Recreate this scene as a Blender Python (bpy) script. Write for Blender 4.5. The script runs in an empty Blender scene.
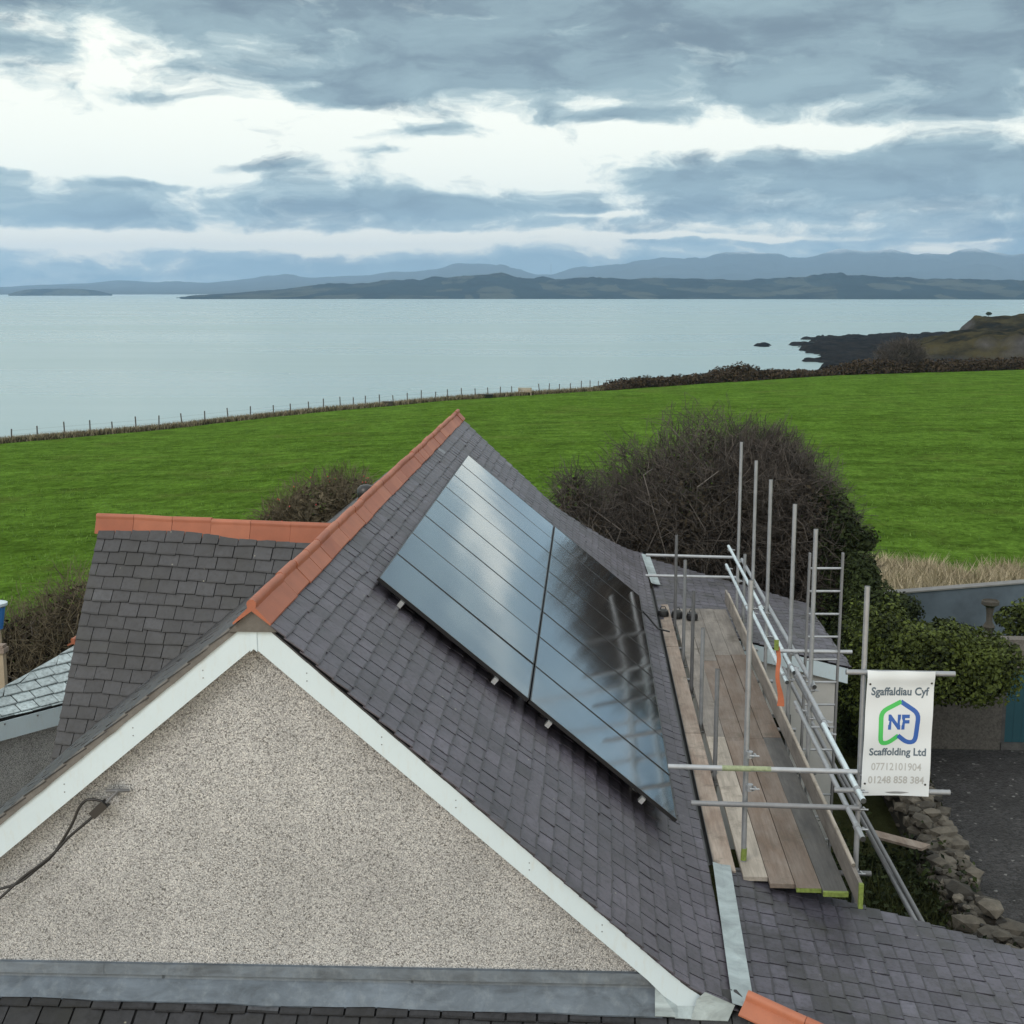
import bpy, bmesh, math, random
import numpy as np
from mathutils import Vector, noise as mnoise
random.seed(7); rng = np.random.default_rng(7)
C = bpy.context.scene.collection
R = math.radians
CAM_Z = 9.0                       # camera height above the yard; coordinates below are metres from the camera
F = 1350.0
PITCH = math.atan(222.0 / F)
YAW = math.atan(76.0 / math.hypot(F, 222.0))
_f = np.array([-math.sin(YAW), math.cos(YAW), 0.0]); _r = np.array([math.cos(YAW), math.sin(YAW), 0.0]); _z = np.array([0, 0, 1.0])
_fw = _f * math.cos(PITCH) - _z * math.sin(PITCH); _up = _f * math.sin(PITCH) + _z * math.cos(PITCH)
def ray(x, y): return _fw * F + _r * (x - 512) - _up * (y - 512)
def onY(x, y, Y): d = ray(x, y); return d * (Y / d[1])
def onD(x, y, D): d = ray(x, y); return d * (D / math.hypot(d[0], d[1]))
def ptX(x, D):                       # ground position at bearing of column x, distance D
    d = ray(x, 290); h = math.hypot(d[0], d[1]); return d[0] / h * D, d[1] / h * D
def bearing_x(X, Y):                 # inverse of ptX
    a = math.atan2(X, Y) + YAW
    return 512 + math.tan(max(-1.3, min(1.3, a))) * math.hypot(F, 222.0)

# ------------------------------------------------------------------ mesh builder
class MB:
    def __init__(s): s.v = []; s.f = []; s.t = []; s.mi = []; s.cur = 0
    def face(s, idx, t=0.5): s.f.append(idx); s.t.append(t); s.mi.append(s.cur)
    def quad(s, a, b, c, d, t=0.5):
        n = len(s.v); s.v += [tuple(a), tuple(b), tuple(c), tuple(d)]; s.face((n, n+1, n+2, n+3), t)
    def poly(s, pts, t=0.5):
        n = len(s.v); s.v += [tuple(p) for p in pts]; s.face(tuple(range(n, n+len(pts))), t)
    def hexa(s, p, t=0.5):           # 8 corners: bottom ring 0-3, top ring 4-7
        n = len(s.v); s.v += [tuple(q) for q in p]
        for f in ((3,2,1,0),(4,5,6,7),(0,1,5,4),(1,2,6,5),(2,3,7,6),(3,0,4,7)): s.face(tuple(n+i for i in f), t)
    def box(s, x0, x1, y0, y1, z0, z1, t=0.5):
        s.hexa([(x0,y0,z0),(x1,y0,z0),(x1,y1,z0),(x0,y1,z0),(x0,y0,z1),(x1,y0,z1),(x1,y1,z1),(x0,y1,z1)], t)
    def obox(s, c, ax, ay, az, t=0.5):   # centre and three half-axis vectors
        c, ax, ay, az = map(np.asarray, (c, ax, ay, az))
        s.hexa([c-ax-ay-az, c+ax-ay-az, c+ax+ay-az, c-ax+ay-az, c-ax-ay+az, c+ax-ay+az, c+ax+ay+az, c-ax+ay+az], t)
    def tube(s, pts, r, seg=10, t=0.5, cap=True, hollow=False):
        pts = [np.asarray(p, float) for p in pts]
        if not hasattr(r, '__len__'): r = [r] * len(pts)
        n0 = len(s.v); ref = None
        for i, p in enumerate(pts):
            d = pts[min(i+1, len(pts)-1)] - pts[max(i-1, 0)]; d = d / (np.linalg.norm(d) + 1e-9)
            if ref is None: ref = np.array([0, 0, 1.0]) if abs(d[2]) < 0.9 else np.array([1.0, 0, 0])
            a = np.cross(d, ref); a /= np.linalg.norm(a) + 1e-9; b = np.cross(a, d); ref = b
            for k in range(seg):
                th = 2 * math.pi * k / seg; s.v.append(tuple(p + r[i] * (a * math.cos(th) + b * math.sin(th))))
        for i in range(len(pts) - 1):
            for k in range(seg):
                k2 = (k + 1) % seg; a = n0 + i * seg
                s.face((a+k, a+k2, a+seg+k2, a+seg+k), t)
        if cap:
            s.face(tuple(n0 + k for k in range(seg)), 0.03 if hollow else t)  # flat caps painted near black for the shade inside an open tube
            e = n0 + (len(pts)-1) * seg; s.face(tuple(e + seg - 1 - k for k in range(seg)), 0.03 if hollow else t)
    def lathe(s, c, prof, seg=20, t=0.5):
        n0 = len(s.v)
        for (r, z) in prof:
            for k in range(seg):
                th = 2*math.pi*k/seg; s.v.append((c[0]+r*math.cos(th), c[1]+r*math.sin(th), c[2]+z))
        for i in range(len(prof)-1):
            for k in range(seg):
                k2 = (k+1) % seg; a = n0+i*seg; s.face((a+k, a+k2, a+seg+k2, a+seg+k), t)
        e = n0+(len(prof)-1)*seg; s.face(tuple(e+k for k in range(seg)), t); s.face(tuple(n0+seg-1-k for k in range(seg)), t)
    def prism(s, pts, ext, t=0.5):    # planar polygon extruded by vector ext
        n = len(pts); n0 = len(s.v); e = np.asarray(ext)
        s.v += [tuple(p) for p in pts] + [tuple(np.asarray(p) + e) for p in pts]
        s.face(tuple(n0+i for i in range(n)), t); s.face(tuple(n0+2*n-1-i for i in range(n)), t)
        for i in range(n):
            j = (i+1) % n; s.face((n0+j, n0+i, n0+n+i, n0+n+j), t)

ORIG = {}
def link(o, parent=None): C.objects.link(o); o.parent = parent; return o
def origin_of(parent): return ORIG.get(parent.name, np.zeros(3)) if parent else np.zeros(3)
def obj(name, mb, mats, parent=None, origin=None, smooth=False, fix=True):
    me = bpy.data.meshes.new(name)
    if parent is not None: og = origin_of(parent)
    elif origin is not None: og = np.asarray(origin, float)
    else: og = np.zeros(3)
    V = np.asarray(mb.v, dtype=np.float64) - og
    me.from_pydata(V.tolist(), [], mb.f)
    if not isinstance(mats, (list, tuple)): mats = [mats]
    for m in mats: me.materials.append(m)
    at = me.attributes.new('tone', 'FLOAT', 'FACE'); at.data.foreach_set('value', np.asarray(mb.t, dtype=np.float32))
    if len(mats) > 1: me.polygons.foreach_set('material_index', np.asarray(mb.mi, dtype=np.int32))
    if fix:
        bm = bmesh.new(); bm.from_mesh(me); bmesh.ops.recalc_face_normals(bm, faces=bm.faces); bm.to_mesh(me); bm.free()
    if smooth is True: me.polygons.foreach_set('use_smooth', np.ones(len(me.polygons), dtype=bool))
    me.update()
    o = bpy.data.objects.new(name, me)
    if parent is None: o.location = (og[0], og[1], og[2] + CAM_Z)
    link(o, parent)
    if smooth == 'auto':
        me.polygons.foreach_set('use_smooth', np.ones(len(me.polygons), dtype=bool))
        bm = bmesh.new(); bm.from_mesh(me)
        for e in bm.edges:
            if len(e.link_faces) == 2 and e.calc_face_angle(0) > R(40): e.smooth = False
        bm.to_mesh(me); bm.free()
    ORIG[o.name] = og
    return o
def tag(o, label, cat, group=None, kind=None):
    o['label'] = label; o['category'] = cat
    if group: o['group'] = group
    if kind: o['kind'] = kind
    return o
def structure(o): o['kind'] = 'structure'; return o
def thing(name, label, cat, loc, group=None):
    o = bpy.data.objects.new(name, None); o.empty_display_size = 0.3
    o.location = (loc[0], loc[1], loc[2] + CAM_Z); C.objects.link(o); ORIG[o.name] = np.asarray(loc, float)
    return tag(o, label, cat, group)
def dup(root, delta, label=None):     # a copy of a thing and of its parts
    r = root.copy(); C.objects.link(r); r.location = Vector(root.location) + Vector(delta)
    if label: r['label'] = label
    for ch in list(root.children):
        c = ch.copy(); C.objects.link(c); c.parent = r
        for g in ch.children:
            d = g.copy(); C.objects.link(d); d.parent = c
    return r

# ------------------------------------------------------------------ materials
class NT:
    def __init__(s, tree): s.t = tree; s.n = tree.nodes; s.l = tree.links
    def node(s, typ, **kw):
        n = s.n.new(typ)
        for k, v in kw.items(): setattr(n, k, v)
        return n
    def put(s, sock, v):
        if isinstance(v, bpy.types.NodeSocket): s.l.new(v, sock)
        elif v is not None: sock.default_value = v
    def math(s, op, a, b=None, c=None, clamp=False):
        n = s.node('ShaderNodeMath', operation=op, use_clamp=clamp)
        s.put(n.inputs[0], a)
        if b is not None: s.put(n.inputs[1], b)
        if c is not None: s.put(n.inputs[2], c)
        return n.outputs[0]
    def mix(s, fac, a, b, blend='MIX'):
        n = s.node('ShaderNodeMix', data_type='RGBA', blend_type=blend)
        s.put(n.inputs[0], fac); s.put(n.inputs[6], a); s.put(n.inputs[7], b); return n.outputs[2]
    def noise(s, vec, scale, detail=4, rough=0.55, dist=0.0, out=0):
        n = s.node('ShaderNodeTexNoise'); s.put(n.inputs['Vector'], vec)
        n.inputs['Scale'].default_value = scale; n.inputs['Detail'].default_value = detail
        n.inputs['Roughness'].default_value = rough; n.inputs['Distortion'].default_value = dist
        return n.outputs[out]
    def voro(s, vec, scale, feature='F1', out='Distance', rand=1.0):
        n = s.node('ShaderNodeTexVoronoi', feature=feature); s.put(n.inputs['Vector'], vec)
        n.inputs['Scale'].default_value = scale; n.inputs['Randomness'].default_value = rand; return n.outputs[out]
    def ramp(s, fac, stops, interp='LINEAR'):
        n = s.node('ShaderNodeValToRGB'); cr = n.color_ramp; cr.interpolation = interp
        while len(cr.elements) < len(stops): cr.elements.new(0.5)
        for e, (p, c) in zip(cr.elements, stops):
            e.position = p; e.color = (c, c, c, 1) if not hasattr(c, '__len__') else (*c, 1)
        s.put(n.inputs[0], fac); return n.outputs[0]
    def map(s, vec, scale=(1,1,1), rot=(0,0,0), loc=(0,0,0)):
        n = s.node('ShaderNodeMapping'); s.put(n.inputs[0], vec)
        n.inputs['Scale'].default_value = scale; n.inputs['Rotation'].default_value = rot; n.inputs['Location'].default_value = loc
        return n.outputs[0]
    def pos(s): return s.node('ShaderNodeNewGeometry').outputs['Position']
    def attr(s, name): return s.node('ShaderNodeAttribute', attribute_name=name).outputs['Fac']
    def bump(s, h, strength, dist=0.01):
        n = s.node('ShaderNodeBump'); n.inputs['Strength'].default_value = strength; n.inputs['Distance'].default_value = dist
        s.put(n.inputs['Height'], h); return n.outputs[0]
def material(name, build):
    m = bpy.data.materials.new(name); m.use_nodes = True; t = NT(m.node_tree)
    b = m.node_tree.nodes['Principled BSDF']; build(t, b); return m
def col(c): return (*c, 1.0)
def rgbmul(t, c, f):               # scale a colour by a scalar socket
    n = t.node('ShaderNodeVectorMath', operation='SCALE'); t.put(n.inputs[0], c[:3] if isinstance(c, tuple) else c); t.put(n.inputs['Scale'], f); return n.outputs[0]

def simple(name, c, rough=0.6, metal=0.0, var=0.25, scale=6.0, bump=0.0, spec=None, tone=0.0):
    def b(t, p):
        P = t.pos(); n = t.noise(P, scale, 6, 0.6)
        f = t.math('MULTIPLY_ADD', n, 2*var, 1-var)
        if tone: f = t.math('MULTIPLY', f, t.math('MULTIPLY_ADD', t.attr('tone'), 2*tone, 1-tone))
        t.put(p.inputs['Base Color'], rgbmul(t, col(c), f))
        p.inputs['Roughness'].default_value = rough; p.inputs['Metallic'].default_value = metal
        if spec is not None: p.inputs['Specular IOR Level'].default_value = spec
        if bump: t.put(p.inputs['Normal'], t.bump(t.noise(P, scale*6, 4), bump))
    return material(name, b)

def slate(name, base, tint, moss, rough):
    def b(t, p):
        P = t.pos(); tone = t.attr('tone')
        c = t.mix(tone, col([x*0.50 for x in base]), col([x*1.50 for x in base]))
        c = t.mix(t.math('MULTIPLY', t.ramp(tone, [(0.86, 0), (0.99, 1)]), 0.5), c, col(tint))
        streak = t.noise(t.map(P, (14, 5, 14)), 1.6, 6, 0.62)
        c = rgbmul(t, c, t.math('MULTIPLY_ADD', streak, 0.9, 0.55))
        big = t.noise(P, 1.1, 7, 0.66)
        c = rgbmul(t, c, t.ramp(big, [(0.28, 0.50), (0.52, 1.0), (0.75, 1.25)]))
        dirt = t.ramp(t.noise(P, 22, 5, 0.7), [(0.34, 0.60), (0.50, 1.0), (0.72, 1.18)]); c = rgbmul(t, c, dirt)
        lich = t.ramp(t.voro(P, 6.5), [(0.02, 1), (0.075, 0)]); lm = t.ramp(t.noise(P, 3.0, 4), [(0.49, 0), (0.60, 1)])
        c = t.mix(t.math('MULTIPLY', t.math('MULTIPLY', lich, lm), 0.75), c, col((0.36, 0.35, 0.27)))
        if moss:
            mm = t.ramp(t.noise(P, 1.7, 6, 0.65), [(0.50, 0), (0.70, 1)])
            c = t.mix(t.math('MULTIPLY', mm, moss), c, col((0.024, 0.025, 0.021)))
            st = t.ramp(t.noise(t.map(P, (1.6, 1.6, .8), loc=(2.0, 0, 0)), 1.0, 7, 0.68), [(0.52, 0), (0.66, 1)]); c = t.mix(t.math('MULTIPLY', st, moss * .9), c, col((0.009, 0.009, 0.009)))
        t.put(p.inputs['Base Color'], c)
        t.put(p.inputs['Roughness'], t.math('MULTIPLY_ADD', streak, 0.25, rough - 0.1))
        p.inputs['Specular IOR Level'].default_value = 0.45
        t.put(p.inputs['Normal'], t.bump(t.noise(t.map(P, (30, 12, 30)), 3, 6, 0.65), 0.35, 0.004))
    return material(name, b)
M = {}
M['felt'] = simple('black_roofing_felt', (0.010, 0.010, 0.011), 0.9)
M['slate'] = slate('purple_slate', (0.070, 0.064, 0.083), (0.22, 0.25, 0.27), 0.18, 0.45)
M['slate_low'] = slate('weathered_slate', (0.062, 0.059, 0.078), (0.20, 0.22, 0.26), 0.75, 0.5)
M['slate_old'] = slate('old_dark_slate', (0.029, 0.030, 0.035), (0.12, 0.13, 0.15), 0.55, 0.55)
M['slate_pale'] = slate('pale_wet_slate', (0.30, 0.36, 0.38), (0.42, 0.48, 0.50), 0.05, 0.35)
def _terr(t, p):
    P = t.pos(); n = t.noise(P, 5, 6, 0.6); tone = t.attr('tone')
    c = t.mix(tone, col((0.245, 0.068, 0.033)), col((0.345, 0.122, 0.066)))
    c = rgbmul(t, c, t.math('MULTIPLY_ADD', n, 0.6, 0.7))
    sp = t.ramp(t.noise(P, 60, 3), [(0.6, 0), (0.72, 1)]); c = t.mix(t.math('MULTIPLY', sp, 0.25), c, col((0.12, 0.07, 0.05)))
    t.put(p.inputs['Base Color'], c); p.inputs['Roughness'].default_value = 0.6
    t.put(p.inputs['Normal'], t.bump(t.noise(P, 40, 5), 0.12, 0.005))
M['terracotta'] = material('terracotta', _terr)
def _pebble(t, p):
    P = t.pos()
    v1 = t.voro(P, 120, out='Color'); s1 = t.node('ShaderNodeSeparateColor'); t.put(s1.inputs[0], v1)
    d1 = t.voro(P, 120); n2 = t.noise(P, 76, 4, 0.75)
    c = t.ramp(s1.outputs[0], [(0.0, (0.13, 0.125, 0.12)), (0.14, (0.325, 0.325, 0.325)), (0.38, (0.445, 0.448, 0.450)), (0.75, (0.525, 0.530, 0.535)), (1.0, (0.68, 0.67, 0.65))])
    c = rgbmul(t, c, t.ramp(d1, [(0.28, 1.0), (0.75, 0.55)]))
    c = rgbmul(t, c, t.ramp(n2, [(0.31, 0.22), (0.45, 1.0), (0.62, 1.0), (0.75, 1.2)]))
    big = t.noise(P, 0.8, 6, 0.6); c = rgbmul(t, c, t.ramp(big, [(0.3, 0.84), (0.6, 1.06)]))
    st = t.noise(t.map(P, (4.2, 4.2, 0.7)), 1.0, 7, 0.66); c = rgbmul(t, c, t.ramp(st, [(0.30, 0.90), (0.50, 1.0), (0.7, 1.03)]))
    t.put(p.inputs['Base Color'], c); p.inputs['Roughness'].default_value = 0.9; p.inputs['Specular IOR Level'].default_value = 0.2
    t.put(p.inputs['Normal'], t.bump(t.math('SUBTRACT', n2, t.math('MULTIPLY', d1, 0.5)), 0.6, 0.012))
M['pebble'] = material('pebbledash', _pebble)
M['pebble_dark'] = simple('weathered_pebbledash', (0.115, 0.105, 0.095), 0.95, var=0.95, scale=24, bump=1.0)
def _upvc(t, p):
    P = t.pos(); g = t.noise(P, 2.2, 5, 0.6); dirt = t.ramp(t.noise(t.map(P, (16, 16, 4)), 1.5, 7, 0.72), [(0.52, 0), (0.80, 1)])
    c = t.mix(t.math('MULTIPLY', dirt, 0.5), rgbmul(t, col((0.455, 0.545, 0.60)), t.math('MULTIPLY_ADD', g, 0.16, 0.92)), col((0.42, 0.43, 0.40)))
    t.put(p.inputs['Base Color'], c); p.inputs['Roughness'].default_value = 0.35
M['white'] = material('white_plastic_board', _upvc)
def _lead(base):
    def b(t, p):
        P = t.pos(); n = t.noise(t.map(P, (2.0, 2.0, 5)), 1.4, 7, 0.68, 0.6); w = t.ramp(t.noise(t.map(P, (9, 9, 4)), 1.3, 6, 0.7, 0.3), [(0.50, 0), (0.75, 1)])
        c = rgbmul(t, col(base), t.ramp(n, [(0.3, 0.55), (0.7, 1.45)]))
        c = t.mix(t.math('MULTIPLY', w, 0.22), c, col((0.34, 0.38, 0.40)))
        t.put(p.inputs['Base Color'], c); p.inputs['Metallic'].default_value = 0.15
        t.put(p.inputs['Roughness'], t.math('MULTIPLY_ADD', n, 0.3, 0.35)); t.put(p.inputs['Normal'], t.bump(t.noise(P, 12, 5), 0.25, 0.01))
    return b
M['lead'] = material('lead_sheet', _lead((0.095, 0.118, 0.145)))
M['lead_pale'] = material('weathered_lead_strip', _lead((0.26, 0.31, 0.325)))
def _steel(base, rough):
    def b(t, p):
        P = t.pos(); n = t.noise(P, 9, 6, 0.7); rust = t.ramp(t.noise(P, 5, 5, 0.7), [(0.63, 0), (0.74, 1)])
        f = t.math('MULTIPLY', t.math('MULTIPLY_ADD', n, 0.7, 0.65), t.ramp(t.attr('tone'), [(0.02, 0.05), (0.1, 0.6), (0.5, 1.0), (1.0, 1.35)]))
        c = t.mix(t.math('MULTIPLY', rust, 0.35), rgbmul(t, col(base), f), col((0.16, 0.12, 0.09)))
        t.put(p.inputs['Base Color'], c); p.inputs['Metallic'].default_value = 0.55; t.put(p.inputs['Roughness'], t.math('MULTIPLY_ADD', n, 0.3, rough))
    return b
M['steel'] = material('galvanised_steel', _steel((0.29, 0.305, 0.325), 0.35))
M['steel_blue'] = material('bright_galvanised_steel', _steel((0.56, 0.64, 0.68), 0.30))
M['steel_dark'] = material('dull_dark_steel', _steel((0.17, 0.175, 0.185), 0.45))
def _wood(c0, c1, stain):
    def b(t, p):
        P = t.pos(); tone = t.attr('tone')
        grain = t.noise(t.map(P, (40, 2.2, 40)), 1.0, 6, 0.65, 0.4); big = t.noise(t.map(P, (6, 1.6, 6)), 1.0, 5, 0.6)
        c = t.mix(t.ramp(big, [(0.34, 0), (0.66, 1)]), col(c0), col(c1))
        c = rgbmul(t, c, t.math('MULTIPLY', t.math('MULTIPLY_ADD', grain, 1.0, 0.5), t.math('MULTIPLY_ADD', tone, 1.1, 0.45)))
        c = t.mix(t.math('MULTIPLY', t.ramp(t.noise(P, 3.5, 6, 0.7), [(0.54, 0), (0.70, 1)]), stain), c, col((0.075, 0.065, 0.05)))
        t.put(p.inputs['Base Color'], c); p.inputs['Roughness'].default_value = 0.85; t.put(p.inputs['Normal'], t.bump(grain, 0.4, 0.004))
    return b
M['wood_brown'] = material('worn_brown_board', _wood((0.125, 0.090, 0.068), (0.18, 0.15, 0.13), 0.7))
M['wood_grey'] = material('weathered_grey_board', _wood((0.13, 0.118, 0.108), (0.20, 0.182, 0.165), 0.65))
M['wood_pale'] = material('pale_board', _wood((0.20, 0.18, 0.155), (0.29, 0.26, 0.225), 0.6))
M['wood_dark'] = material('dark_wet_board', _wood((0.055, 0.055, 0.056), (0.10, 0.098, 0.096), 0.5))
M['wood_orange'] = material('reddish_board', _wood((0.18, 0.135, 0.108), (0.28, 0.235, 0.20), 0.65))
M['black'] = simple('black_plastic', (0.012, 0.012, 0.013), 0.4)
M['mortar'] = simple('grey_mortar', (0.105, 0.098, 0.09), 0.95, var=0.6, scale=7, bump=0.8)
M['render_pale'] = simple('pale_painted_wall', (0.42, 0.42, 0.41), 0.9, var=0.2, scale=2.5, bump=0.15)
M['green_tape'] = simple('green_tape', (0.15, 0.20, 0.04), 0.7, var=0.9, scale=35)
M['green_fleck'] = simple('green_flecked_paint', (0.23, 0.27, 0.16), 0.6, var=0.7, scale=30)
M['orange'] = simple('orange_plastic', (0.40, 0.115, 0.05), 0.5, var=0.25, scale=20)
M['teal'] = simple('teal_paint', (0.014, 0.075, 0.10), 0.5, var=0.15)
M['blue'] = simple('blue_plastic', (0.03, 0.16, 0.45), 0.4)
M['wall_grey'] = simple('grey_blue_painted_wall', (0.070, 0.092, 0.12), 0.9, var=0.7, scale=1.4)
M['stone'] = simple('rubble_stone', (0.072, 0.064, 0.052), 0.95, var=0.8, scale=9, bump=1.0, tone=0.8)
M['concrete'] = simple('mossy_concrete', (0.055, 0.050, 0.042), 0.95, var=0.7, scale=12, bump=0.7)
M['concrete_pale'] = simple('pale_concrete', (0.15, 0.15, 0.15), 0.9, var=0.35, scale=4)
M['post'] = simple('weathered_post', (0.085, 0.08, 0.075), 0.9, var=0.3)
M['post_pale'] = simple('pale_timber_post', (0.34, 0.28, 0.20), 0.85, var=0.25)
M['twig'] = simple('bare_twig', (0.060, 0.050, 0.043), 0.9, var=0.35, scale=2, tone=0.8)
M['bark'] = simple('grey_bark', (0.12, 0.105, 0.095), 0.9, var=0.35, scale=8, tone=0.4)
M['berry'] = simple('red_berry', (0.40, 0.03, 0.025), 0.4)
def leafmat(name, c0, c1, rough=0.5):
    def b(t, p):
        tone = t.attr('tone'); P = t.pos()
        c = t.mix(tone, col(c0), col(c1)); c = rgbmul(t, c, t.math('MULTIPLY_ADD', t.noise(P, 1.1, 4), 1.0, 0.5))
        t.put(p.inputs['Base Color'], c); p.inputs['Roughness'].default_value = rough; p.inputs['Specular IOR Level'].default_value = .2
    return material(name, b)
M['ivy'] = leafmat('ivy_leaf', (0.006, 0.011, 0.003), (0.080, 0.105, 0.018), 0.7)
M['evergreen'] = leafmat('evergreen_leaf', (0.005, 0.010, 0.003), (0.034, 0.048, 0.012), 0.8)
M['deadleaf'] = leafmat('brown_dead_leaf', (0.030, 0.024, 0.017), (0.085, 0.066, 0.045), 0.8)
M['scrub'] = leafmat('olive_scrub', (0.055, 0.046, 0.030), (0.15, 0.125, 0.082), 0.8)
M['brush'] = leafmat('dark_brush', (0.016, 0.013, 0.010), (0.050, 0.040, 0.026), 0.85)
M['hedgefar'] = leafmat('reddish_brown_hedge', (0.030, 0.022, 0.014), (0.072, 0.050, 0.030), 0.9)
M['roughgrass'] = leafmat('dry_grass', (0.15, 0.13, 0.07), (0.46, 0.39, 0.28), 0.8)
M['weedgrass'] = leafmat('dull_weed_grass', (0.020, 0.026, 0.008), (0.085, 0.095, 0.030), 0.8)
M['greengrass'] = leafmat('green_grass', (0.060, 0.12, 0.018), (0.13, 0.23, 0.035), 0.7)
def _panel(t, p):
    P = t.pos()
    p.inputs['Base Color'].default_value = (0.006, 0.007, 0.010, 1); p.inputs['IOR'].default_value = 2.7
    p.inputs['Roughness'].default_value = 0.06; p.inputs['Specular IOR Level'].default_value = 0.6
    t.put(p.inputs['Normal'], t.bump(t.noise(P, 2.2, 0, 0.4), 0.10, 0.02))
    d = t.noise(P, 3, 6, 0.65); p.inputs['Roughness'].default_value = 0.085; p.inputs['Coat Weight'].default_value = 1.0; p.inputs['Coat IOR'].default_value = 2.2; t.put(p.inputs['Coat Roughness'], t.math('MULTIPLY_ADD', d, 0.03, 0.06))
M['glass'] = material('solar_glass', _panel)
M['frame'] = simple('black_anodised_frame', (0.010, 0.010, 0.011), 0.35, var=0.1)
M['alu'] = simple('bare_aluminium', (0.62, 0.64, 0.66), 0.35, metal=0.8, var=0.15)
M['banner'] = simple('white_banner_vinyl', (0.56, 0.60, 0.63), 0.45, var=0.05, scale=3)
M['ink'] = simple('dark_grey_ink', (0.075, 0.11, 0.145), 0.5, var=0.05)
M['ink_pale'] = simple('pale_grey_ink', (0.36, 0.37, 0.37), 0.5, var=0.05)
M['logo_green'] = simple('logo_green', (0.05, 0.42, 0.09), 0.5, var=0.03)
M['logo_blue'] = simple('logo_blue', (0.02, 0.09, 0.34), 0.5, var=0.03)

# ------------------------------------------------------------------ the house
XR, ZR, YG = -2.307, -2.211, 9.1          # ridge line and gable face
def main_z(X): return ZR - (X - XR) * 0.879 + 0.46 * max(0.0, X - 0.6) ** 2
def slates(mb, P, vmax, ulim, expo, width, jit=0.005, thick=0.009, tsd=0.11, gm=1.0):
    """P(u, v) -> (point, normal); courses of slates laid as thin overlapping slabs, every second course shifted."""
    nc = int(math.ceil(vmax / expo))
    for i in range(nc):
        v0, v1 = i * expo, min((i + 1) * expo, vmax)
        lo = min(ulim(v0)[0], ulim(v1)[0]); hi = max(ulim(v0)[1], ulim(v1)[1])
        u = lo - width * (0.5 if i % 2 else 0.0) - rng.uniform(0, 0.02) - width * 0.02 * (i % 5)
        while u < hi:
            w = width * rng.uniform(0.93, 1.07)
            if rng.random() < 0.015: w *= 0.55
            tone = float(np.clip(rng.normal(0.5, tsd), 0, 1)) if rng.random() > 0.012 else rng.uniform(.85, 1); dv = rng.normal(0, jit); rise = rng.normal(0, 0.0025); g = rng.uniform(0.0045, 0.0105) * gm
            skew = rng.normal(0, 0.003)
            if rng.random() < 0.006: dv += rng.uniform(0.012, 0.03)
            q = []
            vv0 = v0 - 0.012
            for (uu, v) in ((u + g, vv0), (u + w - g, vv0), (u + w - g, v1 + dv + skew), (u + g, v1 + dv - skew)):
                a, b = ulim(min(max(v, 0), vmax)); q.append((min(max(uu, a), b), v))
            u += w
            if min(q[1][0] - q[0][0], 9) < 0.012 and q[2][0] - q[3][0] < 0.012: continue
            pts = []
            for (uu, v), h in zip(q, (0.004, 0.004, 0.021 + rise, 0.021 - rise)):
                p, n = P(uu, v); pts.append((p + n * h, n))
            top = [p for p, n in pts]; bot = [p - n * thick for p, n in pts]
            e = min(.45, .013 / max(expo, .05)) * (.6 + .8 * rng.random()); D2 = top[3] + (top[0] - top[3]) * e; C2 = top[2] + (top[1] - top[2]) * e * (.7 + .6 * rng.random())
            n0 = len(mb.v); mb.v += [tuple(q_) for q_ in bot + top + [C2, D2]]
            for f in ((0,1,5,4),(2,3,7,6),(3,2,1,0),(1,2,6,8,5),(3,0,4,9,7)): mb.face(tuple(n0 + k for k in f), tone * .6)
            mb.face((n0+4, n0+5, n0+8, n0+9), tone); mb.face((n0+9, n0+8, n0+6, n0+7), 0.0)  # tail strip painted darker, as the shade line between courses
def bed(mb, P, vmax, ulim, nv=16, nu=10, drop=0.012, thick=0.05):
    n0 = len(mb.v); mb.cur = 1; u_ = ulim; ulim = lambda v: (u_(v)[0] + .07, u_(v)[1] - .03)
    for layer in (drop, drop + thick):
        for i in range(nv + 1):
            v = vmax * i / nv; a, b = ulim(v)
            for j in range(nu + 1):
                p, n = P(a + (b - a) * j / nu, v); mb.v.append(tuple(p - n * layer))
    L = (nv + 1) * (nu + 1); idx = lambda l, i, j: n0 + l * L + i * (nu + 1) + j
    for i in range(nv):
        for j in range(nu):
            mb.face((idx(0,i,j), idx(0,i,j+1), idx(0,i+1,j+1), idx(0,i+1,j)), 0.0)
            mb.face((idx(1,i,j), idx(1,i+1,j), idx(1,i+1,j+1), idx(1,i,j+1)), 0.0)
    for i in range(nv):
        for j in (0, nu): mb.face((idx(0,i,j), idx(0,i+1,j), idx(1,i+1,j), idx(1,i,j)), 0.0)
    for j in range(nu):
        for i in (0, nv): mb.face((idx(0,i,j), idx(0,i,j+1), idx(1,i,j+1), idx(1,i,j)), 0.0)
    mb.cur = 0
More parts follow.
